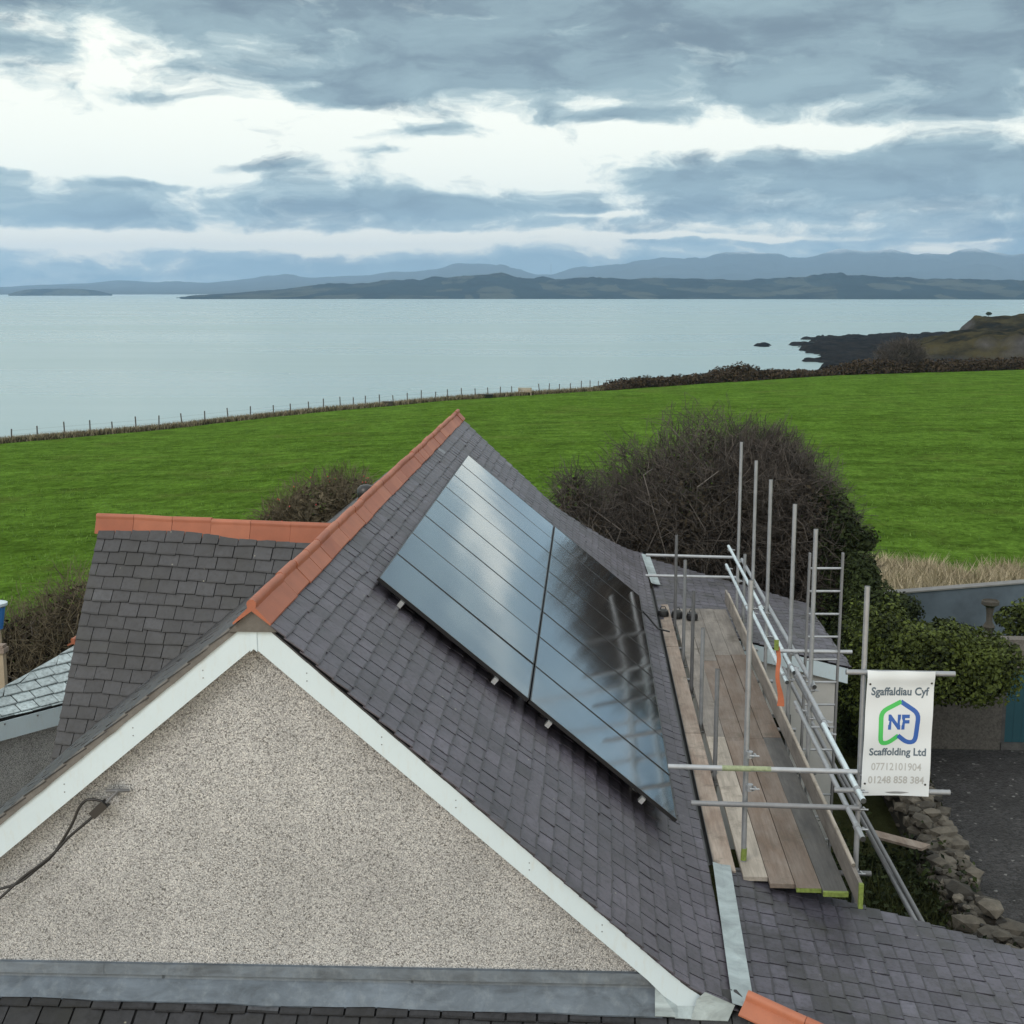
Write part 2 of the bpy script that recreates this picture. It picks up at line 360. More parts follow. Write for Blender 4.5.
def ridge_tiles(p0, p1, tanA, tanB, parent, n, wing=0.17, roll=0.034, lift=0.05):
    """rolled ridge tiles from p0 to p1; slopes fall at tanA to the right of travel and tanB to the left"""
    p0, p1 = np.asarray(p0, float), np.asarray(p1, float); d = (p1 - p0) / n; L = np.linalg.norm(d); dn = d / L
    side = np.cross(dn, [0, 0, 1.0]); side /= np.linalg.norm(side); up = np.cross(side, dn)
    ta, tb = math.atan(tanA), math.atan(tanB); th = 0.014
    prof = [(wing*math.cos(ta), -wing*math.sin(ta)), (roll*0.9, -0.008)]
    for k in range(9):
        a = R(-25 + 230 * k / 8); prof.append((roll*math.cos(a), 0.022 + roll*math.sin(a)))
    prof += [(-roll*0.9, -0.008), (-wing*math.cos(tb), -wing*math.sin(tb)), (-wing*math.cos(tb) + 0.002, -wing*math.sin(tb) - th), (0, -0.014 - th), (wing*math.cos(ta) - 0.002, -wing*math.sin(ta) - th)]
    for i in range(n):
        mb = MB(); a = p0 + d * i + up * (lift + rng.normal(0, 0.003)) + side * rng.normal(0, 0.004)
        gap = 0.004; ext = dn * (L - gap) + up * rng.normal(0, 0.003)
        mb.prism([a + side * s + up * h for s, h in prof], ext, float(np.clip(rng.normal(0.5, 0.2), 0, 1)))
        obj('ridge_tile', mb, M['terracotta'], parent, smooth='auto')

house = thing('house', 'slate roofed pebbledash cottage with white barge boards and steep rear wing, carrying the solar panels', 'house', (-1.0, 15.0, -9.0))
# main roof, right-hand slope: u runs along the ridge (Y), v down the slope
vz = [0.0]; vx = [XR]
while vx[-1] < 1.095:
    x2 = vx[-1] + 0.02; vz.append(vz[-1] + math.hypot(0.02, main_z(x2) - main_z(vx[-1]))); vx.append(x2)
vz, vx = np.array(vz), np.array(vx)
def PM(u, v):
    X = float(np.interp(v, vz, vx)) if v >= 0 else XR + v * 0.75
    s = (main_z(X + .01) - main_z(X - .01)) / .02; n = np.array([-s, 0, 1.0]); n /= np.linalg.norm(n)
    wob = 0.012 * math.sin(u * 0.9 + 0.4) * math.sin(v * 1.1 + 1) + 0.006 * math.sin(u * 2.3 + v)
    return np.array([X, u, main_z(X)]) + n * wob, n
farX = [-2.4, -1.5, -0.54, -0.2, 0.26, 0.7, 1.1, 1.3]; farY = [24.1, 23.75, 23.45, 23.8, 24.5, 25.4, 26.0, 26.2]
def ulim_main(v):
    X = float(np.interp(v, vz, vx)); return (9.012, float(np.interp(X, farX, farY)))
VM = float(vz[-1])
def roof_main():
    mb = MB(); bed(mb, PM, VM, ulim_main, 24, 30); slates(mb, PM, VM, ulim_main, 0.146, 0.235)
    o = obj('roof', mb, [M['slate'], M['felt']], house); o['label'] = 'purple grey slate slope under the solar panels'; return o
roof = roof_main()
ridge_tiles((XR, 8.98, ZR + 0.0), (XR, 24.05, ZR + 0.0), 0.879, 0.82, roof, 33, wing=0.175)
# main roof, left-hand slope (seen only edge-on from here)
def PL(u, v):
    c, s = math.cos(math.atan(0.82)), math.sin(math.atan(0.82))
    return np.array([XR - v * c, u, ZR - v * s]), np.array([-s, 0, c])
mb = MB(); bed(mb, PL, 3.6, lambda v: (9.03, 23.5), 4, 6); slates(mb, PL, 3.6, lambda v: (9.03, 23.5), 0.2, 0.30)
obj('roof', mb, [M['slate_old'], M['felt']], house)['label'] = 'dark slate slope on the far left side'
# gable wall with the side and rear walls
mb = MB()
gz = lambda X: -2.44 - (X - XR) * 0.869 if X > XR else -2.44 - (XR - X) * 0.836
top = [(X, 9.16, gz(X) + 0.12) for X in (-4.75, XR, 0.62)]
mb.prism([(-4.75, 9.16, -9.0), (0.62, 9.16, -9.0)] + top[::-1], (0, 0.3, 0))
mb.box(0.62, 0.92, 9.461, 23.4, -9, -5.2); mb.box(-4.75, -4.45, 9.461, 23.4, -9, -4.3)
mb.prism([(-4.75, 23.41, -9.0), (0.92, 23.41, -9.0), (0.92, 23.41, -5.2), (XR, 23.41, -2.5), (-4.75, 23.41, -4.4)], (0, 0.3, 0))
obj('wall', mb, M['pebble'], house)['label'] = 'grey speckled pebbledash gable wall'
# barge boards
def barge(x_end, up, tlo, end_cut, name_label):
    mb = MB(); y0, y1 = 9.035, 9.06; s = 1 if x_end > XR else -1
    lo = lambda X: -2.462 - abs(X - XR) * tlo
    a = XR + s * 0.018; n = 24; tops = [(a + (x_end - a) * i / n, up(a + (x_end - a) * i / n)) for i in range(n + 1)]
    if end_cut: pts = tops + [(x_end - 0.03, up(x_end) - 0.075), (x_end - 0.2, up(x_end) - 0.085), (x_end - 0.42, lo(x_end - 0.42)), (a, lo(a))]
    else: pts = tops + [(x_end, lo(x_end)), (a, lo(a))]
    mb.prism([(X, y0, z) for X, z in pts], (0, y1 - y0, 0))
    o = obj('barge_board', mb, M['white'], house); o['label'] = name_label
    X = a + s * 0.35
    while abs(X - XR) < abs(x_end - XR) - 0.3:
        for dz in (0.36, 0.62):
            nm = MB(); z = up(X) + (lo(X) - up(X)) * dz; nm.tube([(X, y0 - 0.003, z), (X, y0 + 0.003, z)], .0045, 8)
            obj('nail_head', nm, M['steel_dark'], o)
        X += s * 0.52
left_z = lambda X: ZR - (XR - X) * 0.82
barge(0.885, lambda X: main_z(X) - 0.030, 0.869, True, 'right-hand white barge board'); barge(-4.75, lambda X: left_z(X) - 0.045, 0.836, False, 'left-hand white barge board')
mb = MB(); mb.prism([(XR - 0.024, 9.028, -2.235), (XR + 0.024, 9.028, -2.235), (XR + 0.024, 9.028, -2.495), (XR, 9.028, -2.473), (XR - 0.024, 9.028, -2.495)], (0, 0.03, 0))
obj('barge_cap', mb, M['white'], house)
# mortar bedding along the left verge, thin undercloak along the right one
mb = MB(); n = 60
for i in range(n):
    Xa, Xb = XR - 0.05 - 2.4 * i / n, XR - 0.05 - 2.4 * (i + 1) / n
    (ya, da, ea), (yb, db, eb) = [(9.022 + .006 * mnoise.noise(Vector((X * 9, 0, 1))), .008 * mnoise.noise(Vector((X * 11, 3, 1))), .009 * mnoise.noise(Vector((X * 13, 7, 1)))) for X in (Xa, Xb)]
    mb.hexa([(Xa, ya, left_z(Xa) - .046 + da), (Xb, yb, left_z(Xb) - .046 + db), (Xb, 9.22, left_z(Xb) - .05), (Xa, 9.22, left_z(Xa) - .05), (Xa, ya + .012, left_z(Xa) + .014 + ea), (Xb, yb + .012, left_z(Xb) + .014 + eb), (Xb, 9.10, left_z(Xb) + .026 + eb), (Xa, 9.10, left_z(Xa) + .026 + ea)], 0.5)
mb.prism([(XR - .17, 9.01, ZR - .135), (XR + .17, 9.01, ZR - .135), (XR + .015, 9.01, ZR + .012), (XR - .015, 9.01, ZR + .012)], (0, .2, 0))
obj('verge_mortar', mb, M['mortar'], house)
mb = MB(); n = 40
for i in range(n):
    Xa, Xb = XR + 0.05 + 3.2 * i / n, XR + 0.05 + 3.2 * (i + 1) / n
    y = 9.033 + rng.uniform(-0.005, 0.005)
    mb.hexa([(Xa, y, main_z(Xa) - 0.029), (Xb, y, main_z(Xb) - 0.029), (Xb, 9.2, main_z(Xb) - 0.029), (Xa, 9.2, main_z(Xa) - 0.029),
             (Xa, y, main_z(Xa) - 0.013), (Xb, y, main_z(Xb) - 0.013), (Xb, 9.2, main_z(Xb) - 0.013), (Xa, 9.2, main_z(Xa) - 0.013)], 0.5)
obj('undercloak', mb, M['slate_old'], house)

# rear wing on the left: steep slate slope facing the camera
WL, WR = np.array([-5.572, 15.0, -2.60]), np.array([-2.30, 14.36, -2.60])
wu = (WR - WL) / np.linalg.norm(WR - WL); wn_h = np.array([wu[1], -wu[0], 0.0]); wp = R(62.0)
wv = wn_h * math.cos(wp) + np.array([0, 0, -math.sin(wp)]); wn = wn_h * math.sin(wp) + np.array([0, 0, math.cos(wp)])
def PW(u, v): return WL + wu * u + wv * (v + .085) + wn * (0.008 * math.sin(u * 2 + v * 1.7)), wn
WUL = float(np.linalg.norm(WR - WL))
wing_lim = lambda v: (0.02 + 0.012 * v, WUL)
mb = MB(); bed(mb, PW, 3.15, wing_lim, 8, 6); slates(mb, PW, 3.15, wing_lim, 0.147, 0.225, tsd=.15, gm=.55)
wroof = obj('roof', mb, [M['slate_old'], M['felt']], house); wroof['label'] = 'steep dark slate slope of the rear wing'
ridge_tiles(WL - wu * 0.03 - np.array([0, 0, .035]), WR - np.array([0, 0, .035]), math.tan(wp), math.tan(wp), wroof, 7, wing=0.175, roll=.036, lift=.052)
mb = MB(); wn2 = -wn_h * math.cos(wp) + np.array([0, 0, -math.sin(wp)])
mb.prism([WL + wu * 0.04 + wn * -0.07, WR + wn * -0.07, WR + wn2 * 3.1, WL + wu * 0.04 + wn2 * 3.1], (0, 0, -0.05))
obj('roof', mb, M['slate_old'], house)['label'] = 'rear slope of the wing'
mb = MB(); a = WL + wu * 0.12
mb.prism([a + wv * 0.15 - wn * .08, a + wv * 3.1 - wn * .08, a + wv * 3.1 - wn * .08 + np.array([0, 0, -3.4]), a + wn2 * 3.1 + np.array([0, 0, -3.4]), a + wn2 * 3.1, a + wn2 * .15], wu * 0.25)
obj('wall', mb, M['pebble'], house)['label'] = 'end wall of the rear wing'

# low wrap-round roof at the right and front of the gable
V1 = np.array([1.235, 11.56, -5.135]); CN = np.array([1.125, 9.12, -5.085]); WD = np.array([3.697, 11.40, -5.735])
ln = np.cross(WD - V1, CN - V1); ln /= np.linalg.norm(ln); ln *= np.sign(ln[2])
lu = (V1 - CN); lu /= np.linalg.norm(lu); lv = np.cross(lu, ln); lv /= np.linalg.norm(lv); lv *= np.sign(lv[0])
lu = np.cross(ln, lv); lu *= np.sign(lu[1])
hip_d = np.array([1.0, -0.434, -0.236]); hp = hip_d - ln * np.dot(hip_d, ln)
hu, hv = np.dot(hp, lu), np.dot(hp, lv); vd = WD - V1; vu, vvv = np.dot(vd, lu), np.dot(vd, lv); U1 = np.dot(V1 - CN, lu); V1v = np.dot(V1 - CN, lv)
def PLn(u, v): return CN + lu * u + lv * v + ln * (0.007 * math.sin(u * 1.6 + v * 2.1)), ln
lean_lim = lambda v: (hu / hv * v + 0.02, U1 + 0.02 + vu / vvv * (v - V1v))
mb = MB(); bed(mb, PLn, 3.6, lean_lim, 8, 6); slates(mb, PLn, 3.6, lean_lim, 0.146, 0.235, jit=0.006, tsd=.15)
lroof = obj('roof', mb, [M['slate_low'], M['felt']], house); lroof['label'] = 'low slate lean-to slope at the lower right'
ridge_tiles(CN + hip_d * 0.05 + np.array([0, 0, 0.03]), CN + hip_d * 3.2 + np.array([0, 0, 0.015]), 0.47, 0.30, lroof, 8, wing=0.155, lift=0.05)
fn = np.cross(hip_d, [1, 0, 0]); fn /= np.linalg.norm(fn); fn *= np.sign(fn[2]); fv = np.cross(fn, [1, 0, 0]); fv *= np.sign(-fv[2]); fv /= np.linalg.norm(fv)
def PF(u, v): return CN + np.array([u, 0, 0]) + fv * (v - 0.10) + fn * (0.006 * math.sin(u * 2)), fn
dirx = np.dot(hip_d, fv)
front_lim = lambda v: (-6.2, max(0.0, (v - 0.10)) / dirx)
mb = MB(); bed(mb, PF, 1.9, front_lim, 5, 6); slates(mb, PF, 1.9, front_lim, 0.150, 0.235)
froof = obj('roof', mb, [M['slate_old'], M['felt']], house); froof['label'] = 'mossy dark slates in front of the gable'
# lead flashing along the foot of the gable: cover strip, apron, end pieces
fb = lambda X: -4.925 + (X + 4.3) * 0.009
mb = MB(); xs = [-6.2, -3.55, -2.05, -0.55, 0.47]
for a, b in zip(xs[:-1], xs[1:]):
    dy = rng.uniform(0, 0.004)
    mb.hexa([(a, 9.118 - dy, fb(a) - 0.075), (b + .02, 9.118 - dy, fb(b) - 0.075), (b + .02, 9.16, fb(b) - 0.075), (a, 9.16, fb(a) - 0.075), (a, 9.128 - dy, fb(a) + 0.004), (b + .02, 9.128 - dy, fb(b) + 0.004), (b + .02, 9.16, fb(b) + 0.004), (a, 9.16, fb(a) + 0.004)], rng.random())
flash = obj('flashing', mb, M['lead'], house); flash['label'] = 'grey lead flashing at the foot of the gable'
mb = MB(); xs = [-6.2, -3.1, -1.25, 0.56]
for i, (a, b) in enumerate(zip(xs[:-1], xs[1:])):
    m_ = 7
    for j in range(m_):
        xa, xb = a + (b - a) * j / m_, a + (b - a) * (j + 1) / m_
        pts = []
        for X in (xa, xb + (0.02 if j == m_ - 1 else 0)):
            lip = 0.006 * math.sin(X * 5.1) + 0.004 * math.sin(X * 13)
            bot = CN + np.array([X - CN[0], 0, 0]) + fv * (0.14 + lip) + fn * 0.022; bot[0] = X
            pts.append([(X, 9.147, fb(X) - 0.06), (X, 9.135, fb(X) - 0.11), (X, bot[1], bot[2] + 0.006)])
        for k in range(2):
            mb.quad(pts[0][k], pts[1][k], pts[1][k+1], pts[0][k+1], rng.random())
            mb.quad(*[tuple(np.array(p) + [0, 0.006, -0.012]) for p in (pts[0][k+1], pts[1][k+1], pts[1][k], pts[0][k])], 0.5)
obj('lead_apron', mb, M['lead'], flash)
mb = MB()
def lead_piece(px, t):
    pts = [onY(x, y, (9.066, 9.004)[top - 1] if top else 8.975) for x, y, top in px]; mb.prism(pts, (0, .006, -.008), t)
lead_piece([(655, 984, 1), (678, 1000, 1), (677, 1017, 0), (655, 1016, 0)], .3); lead_piece([(675, 999, 1), (697, 999, 1), (693, 1019, 0), (675, 1018, 0)], .6)
lead_piece([(705, 992, 2), (735, 1005, 2), (728, 1021, 0), (691, 1019.5, 0), (697, 999, 2)], .8)
obj('lead_end_piece', mb, M['lead_pale'], flash)
def strip(y0, y1, x0, x1, w, name, parent, mat, z_of):
    mb = MB(); m_ = 14
    for j in range(m_):
        q = []
        for jj in (j, j + 1):
            t = jj / m_; Y = y0 + (y1 - y0) * t; X = x0 + (x1 - x0) * t
            zc = z_of(X, Y); q.append([(X - w * 0.5, Y, zc + 0.045), (X, Y, zc + 0.022), (X + w * 0.5, Y, zc + 0.016)])
        for k in range(2):
            mb.quad(q[0][k], q[0][k+1], q[1][k+1], q[1][k], 0.5)
    return obj(name, mb, mat, parent)
vz_line = lambda X, Y: float(np.interp(Y, [9.1, 11.6], [-5.085, -5.13])) + 0.012
strip(9.02, 11.55, 1.155, 1.245, 0.16, 'valley_flashing', house, M['lead_pale'], vz_line)['label'] = 'pale lead strip in the near valley'
strip(23.2, 25.9, 1.23, 1.16, 0.16, 'valley_flashing', house, M['lead_pale'], lambda X, Y: -5.10)['label'] = 'pale lead strip in the far valley'
mb = MB()                              # black gutter along the eave
prof = [(0.055 * math.cos(R(180 + 180 * k / 8)), 0.055 * math.sin(R(180 + 180 * k / 8))) for k in range(9)]
prof = [(x, z) for x, z in prof] + [(x * 0.88, z * 0.88) for x, z in prof[::-1]]
mb.prism([(1.132 + x * .85, 11.62, -5.100 + z * .85) for x, z in prof], (0, 11.5, 0))
obj('gutter', mb, M['black'], house)
mb = MB(); mb.box(1.04, 1.085, 11.62, 23.4, -5.36, -5.13); obj('fascia_board', mb, M['black'], house)
mb = MB(); mb.box(0.93, 4.35, 9.3, 11.25, -9.0, -6.05); mb.prism([(0.93, 11.25, -5.25), (4.35, 11.25, -6.05), (0.93, 11.25, -6.05)], (0, -0.3, 0)); mb.box(-6.0, 0.9, 7.3, 9.15, -9.0, -6.35)
obj('wall', mb, M['pebble_dark'], house)['label'] = 'low walls under the wrap-round roof'
# rear lean-to beyond the scaffold
def PRr(u, v):
    s = math.atan(0.25); return np.array([1.2 + v * math.cos(s), u, -5.13 - v * math.sin(s)]), np.array([math.sin(s), 0, math.cos(s)])
rear_lim = lambda v: (20.86, 25.75 - 0.16 * v)
mb = MB(); bed(mb, PRr, 3.08, rear_lim, 6, 6); slates(mb, PRr, 3.08, rear_lim, 0.16, 0.25, jit=0.006)
obj('roof', mb, [M['slate_low'], M['felt']], house)['label'] = 'rear lean-to slate roof with white fascia behind the scaffold'
mb = MB(); zr = lambda X: -5.13 - (X - 1.2) * 0.25
mb.prism([(1.25, 20.87, zr(1.25) - 0.03), (4.15, 20.87, zr(4.15) - 0.03), (4.15, 20.87, zr(4.15) - 0.27), (1.25, 20.87, zr(1.25) - 0.27)], (0, 0.025, 0))
mb.box(4.12, 4.145, 20.9, 25.2, zr(4.15) - 0.25, zr(4.15) - 0.035)
obj('barge_board', mb, M['white'], house)['label'] = 'white board on the rear lean-to'
mb = MB(); mb.prism([(0.93, 21.0, -9), (3.98, 21.0, -9), (3.98, 21.0, zr(3.9) - 0.06), (0.93, 21.0, zr(0.93) - 0.1)], (0, 0.25, 0)); mb.box(3.73, 3.98, 21.26, 25.0, -9, zr(3.9) - 0.08)
obj('wall', mb, M['render_pale'], house)['label'] = 'pale painted wall of the rear lean-to'
wf = MB(); 
for (x0, x1, z0, z1) in ((2.75, 3.25, -7.9, -6.75),):
    for (a, b, c, d) in ((x0 - .05, x0, z0 - .05, z1 + .05), (x1, x1 + .05, z0 - .05, z1 + .05), (x0, x1, z1, z1 + .05), (x0, x1, z0 - .05, z0)): wf.box(a, b, 20.975, 21.0, c, d)
w_ = obj('window', wf, M['steel_dark'], house); g = MB(); g.box(2.752, 3.248, 20.988, 20.998, -7.898, -6.752); obj('pane', g, M['glass'], w_)

# ------------------------------------------------------------------ solar panels and rails
pa = R(39.47); pd = np.array([math.cos(pa), 0, -math.sin(pa)]); pn = np.array([math.sin(pa), 0, math.cos(pa)]); py_ = np.array([0, 1.0, 0])
PO = np.array([-1.823, 11.61, -2.506]); PH, PW_, STEP = 1.722, 1.116, 1.128
def make_panel(org):
    o = thing('solar_panel', 'x', 'solar panel', org, 'solar panels on the main slate roof')
    fr = MB(); lip, dep = 0.012, 0.035
    def bar(d0, d1, y0, y1): fr.hexa([org + pd*a + py_*b + pn*h for h in (-dep, 0.0) for a, b in ((d0, y0), (d1, y0), (d1, y1), (d0, y1))], 0.5)
    bar(0, lip, 0, PW_); bar(PH - lip, PH, 0, PW_); bar(lip, PH - lip, 0, lip); bar(lip, PH - lip, PW_ - lip, PW_)
    obj('frame', fr, M['frame'], o)
    gl = MB(); gl.hexa([org + pd*a + py_*b + pn*h for h in (-0.008, -0.002) for a, b in ((lip, lip), (PH - lip, lip), (PH - lip, PW_ - lip), (lip, PW_ - lip))], 0.5)
    obj('glass', gl, M['glass'], o); return o
ORD = ['first', 'second', 'third', 'fourth', 'fifth', 'sixth', 'seventh', 'eighth']
p0 = make_panel(PO)
for row in range(2):
    for k in range(8):
        delta = pd * (row * (PH + 0.016)) + py_ * (k * STEP)
        lab = f"glossy black solar panel, {ORD[k]} from the white gable in the {'upper' if row == 0 else 'lower'} row" if k < 7 else f"glossy black solar panel at the far end of the {'upper' if row == 0 else 'lower'} row"
        if k == 0 and row == 0: p0['label'] = lab; o = p0
        else: o = dup(p0, delta, lab)
        o.rotation_euler = (rng.normal(0, 0.0022), rng.normal(0, 0.0022), 0)
for i, v in enumerate((0.30, 1.38, 2.0, 3.09)):
    c = PO + pd * v - pn * 0.062
    o = thing('mounting_rail', ['silver capped mounting rail under the top of the upper panel row', 'mounting rail under the bottom of the upper panel row', 'mounting rail just below the seam between both panel rows', 'lowest mounting rail, beside the bottom corner of the panels'][i], 'mounting rail', c, 'rails under the solar panels')
    mb = MB(); mb.obox(c + py_ * 4.52, pd * 0.02, py_ * 4.50, pn * 0.024); obj('rail', mb, M['frame'], o)
    mb = MB(); mb.obox(c - py_ * 0.012, pd * 0.021, py_ * 0.03, pn * 0.028); obj('end_clamp', mb, M['alu'], o)
    for k in range(7):
        mb = MB(); yb = 0.5 + k * 1.35; b = c + py_ * yb
        mb.obox(b - pn * 0.07, pd * 0.02, py_ * 0.015, pn * 0.05); mb.obox(b - pn * 0.118 + pd * 0.05, pd * 0.07, py_ * 0.015, pn * 0.004); obj('roof_hook', mb, M['alu'], o)
# cable from the panels over the eave, as in the photograph
e0 = np.array([0.93, 20.0, -4.86]); mb = MB(); mb.tube([e0 + np.array([-0.25, .3, .19]), e0, np.array([1.1, 19.9, -5.04]), np.array([1.27, 19.8, -5.06])], 0.014, 6)
tag(obj('cable', mb, M['black'], None, e0), 'short black cable running from the panel corner to the gutter', 'cable')
# ------------------------------------------------------------------ scaffold along the eave
scaf = thing('scaffold', 'galvanised tube scaffold with a timber deck, guard rails and tall poles along the eave', 'scaffold', (1.9, 16.3, -9.0))
TR = 0.0242
def coupler(p, parent, along='z'):
    mb = MB(); p = np.asarray(p, float); ax = {'z': (0,0,.03), 'x': (.03,0,0), 'y': (0,.03,0)}[along]; ax = np.array(ax)
    mb.tube([p - ax, p + ax], 0.033, 10, 0.55); mb.tube([p - ax * .5 + [0.03, -0.02, 0], p + ax * .5 + [0.05, -0.03, 0]], 0.016, 6, 0.4)
    mb.tube([p + [0.0, -0.035, 0.0], p + [0.085, -0.04, 0.0]], 0.008, 6, 0.7); obj('coupler', mb, M['steel'], parent)
OX = 2.415; OYS = [11.69, 14.28, 15.75, 17.8, 19.42, 21.3]; OTOP = [(867.5, 586), (816, 529), (795, 504), (771, 479.5), (756.3, 460.5), (741.5, 442)]
for Y, (px, py) in zip(OYS, OTOP):
    t = onY(px, py, Y); X = t[0]; bot = -9.0 if Y < 20.8 else -5.43
    mb = MB(); lean = 0.0; mb.tube([(X + rng.normal(0, .004), Y, bot), (X, Y, t[2])], TR, 12, rng.uniform(.35, .6), hollow=True)
    s = obj('standard', mb, M['steel'], scaf, smooth='auto')
    for z in (-4.27, -4.59, -5.2):
        coupler((X, Y, z), s)
for (px, py, Y) in ((717.5, 669, 14.0), (703, 628, 15.75), (693.6, 591, 17.2), (685.3, 560, 18.6), (676.6, 535, 20.5)):
    t = onY(px, py, Y); mb = MB(); mb.tube([(t[0], Y, -5.5), (t[0], Y, t[2])], TR, 10, rng.uniform(.2, .5), hollow=True)
    s = obj('standard', mb, M['steel'] if py not in (591, 535) else M['steel_dark'], scaf, smooth='auto'); coupler((t[0], Y, -5.25), s)
t = onY(751, 580, 11.75); b = onY(743.2, 868, 11.75)
mb = MB(); mb.tube([(b[0], 11.75, -5.2), (t[0], 11.75, t[2])], TR, 14, .5, hollow=True); s = obj('standard', mb, M['steel'], scaf, smooth='auto'); s['label'] = 'near inner pole with a strip of green tape at its foot'
coupler((b[0] + .03, 11.72, -4.43), s); coupler((b[0] + .02, 11.72, -4.12), s)
mb = MB(); mb.tube([(b[0], 11.75, -5.135), (b[0] + .003, 11.75, -5.02)], TR + .003, 12); obj('tape', mb, M['green_tape'], s)
t = onY(745, 554, 20.6); mb = MB(); mb.tube([(t[0], 20.6, -5.5), (t[0], 20.6, t[2])], TR, 10, .35, hollow=True); obj('standard', mb, M['steel'], scaf, smooth='auto')
# guard rails along the outside: lapped lengths of bright tube, dull tube behind
def rail(name, a, b, mat, tone=.5, r=TR, lab=None, seg=12):
    mb = MB(); mb.tube([a, b], r, seg, tone, hollow=True); o = obj(name, mb, mat, scaf, smooth='auto')
    if lab: o['label'] = lab
    return o
RX = 2.365
for z, cuts in ((-4.265, ((11.02, 13.0), (12.92, 15.0), (14.9, 18.0), (17.9, 22.45))), (-4.585, ((10.97, 14.75), (15.6, 19.3), (19.2, 22.45)))):
    for i, (a, b_) in enumerate(cuts):
        o = rail('guard_rail', (RX + .03 * (i % 2), a, z), (RX + .03 * (i % 2), b_, z + .02), M['steel_blue'] if (i + (z < -4.4)) % 3 != 1 else M['steel'], rng.uniform(.45, .75))
        coupler((RX + .03 * (i % 2), a + 0.25, z), o, 'y'); coupler((RX + .03 * (i % 2), b_ - 0.2, z), o, 'y')
for z, a, b_ in ((-4.22, 14.2, 21.2), (-4.48, 11.6, 16.4)):
    rail('guard_rail', (OX + .06, a, z), (OX + .06, b_, z), M['steel_dark'] if z < -4.3 else M['steel'], .5)
o = rail('ledger', onY(783, 668, 18.5), onY(925, 940, 12.1), M['steel_dark'], .8, TR * 1.15, 'long dull tube running down behind the guard rails')
rail('ledger', onY(842, 775, 15.0), onY(931, 938, 12.15), M['steel_dark'], .4, TR)
# end rails, near and far
o = rail('end_rail', onY(668, 766.5, 11.62), onY(857, 772, 11.62), M['steel'], .85, lab='upper rail across the near end with green tape')
a, b_ = onY(722, 768, 11.62), onY(771, 769.3, 11.62); mb = MB(); mb.tube([a, b_], TR + .001, 12); obj('tape', mb, M['green_fleck'], o)
rail('end_rail', onY(691, 803, 11.65), onY(859, 808, 11.65), M['steel_dark'], 1.0)
rail('end_rail', onY(646, 555, 21.6), onY(736, 557.5, 21.6), M['steel'], .9); rail('end_rail', onY(645.5, 575.5, 21.6), onY(738, 577.5, 21.6), M['steel'], .9)
rail('transom', onY(776, 651, 15.5), onY(852, 652, 15.5), M['steel'], .8, lab='tube carrying the ladder'); rail('transom', (1.35, 11.75, -5.24), (2.62, 11.75, -5.24), M['steel_dark'], .4)
for Y in OYS[1:]: rail('transom', (1.36, Y + .06, -5.235), (2.55, Y + .06, -5.235), M['steel'], .5)
# toe board with green end tape
mb = MB()
for a, b_, t in ((10.95, 14.8, .5), (14.81, 18.6, .75), (18.61, 22.4, .9)): mb.box(2.35, 2.382, a, b_, -5.20, -4.985, t)
o = obj('toe_board', mb, M['wood_grey'], scaf)
mb = MB(); mb.box(2.3475, 2.3845, 10.946, 10.985, -5.2025, -4.9825); obj('tape', mb, M['green_tape'], o)
rail('toe_rail', (2.366, 11.3, -4.966), (2.366, 22.0, -4.966), M['wood_pale'], .75, .018)
# deck boards
for j in range(4):
    x0 = 1.425 + j * 0.2185
    spans = [(11.19 + (0.22, 0.09, 0.0, -0.05)[j] + rng.uniform(-.02, .02), 15.2 + rng.uniform(-.2, .2)), (0, 18.7 + rng.uniform(-.25, .25)), (0, 21.7)]
    y = spans[0][0]
    for k, (_, e) in enumerate(spans):
        mb = MB(); dz = rng.uniform(-.006, .006) + (.004 if k == 1 else 0)
        sk = rng.uniform(-.008, .008)
        mb.hexa([(x0 + .003, y, -5.188 + dz), (x0 + .2155, y, -5.188 + dz), (x0 + .2155 + sk, e - .01, -5.188 + dz), (x0 + .003 + sk, e - .01, -5.188 + dz),
                 (x0 + .003, y, -5.15 + dz), (x0 + .2155, y, -5.15 + dz), (x0 + .2155 + sk, e - .01, -5.15 + dz), (x0 + .003 + sk, e - .01, -5.15 + dz)], rng.uniform(.3, .7))
        mat = (('wood_pale', 'wood_grey', 'wood_grey'), ('wood_brown', 'wood_brown', 'wood_grey'), ('wood_brown', 'wood_brown', 'wood_grey'), ('wood_dark', 'wood_brown', 'wood_grey'))[j][k]
        o = obj('deck_board', mb, M[mat], scaf)
        if k == 0 and j in (1, 2, 3):
            mb = MB(); mb.box(x0 + .002, x0 + .2165, y - .004, y + .03, -5.190 + dz, -5.1485 + dz - (.0045 if j != 3 else 0)); obj('end_band', mb, M['green_tape'] if j != 1 else M['wood_brown'], o)
        y = e
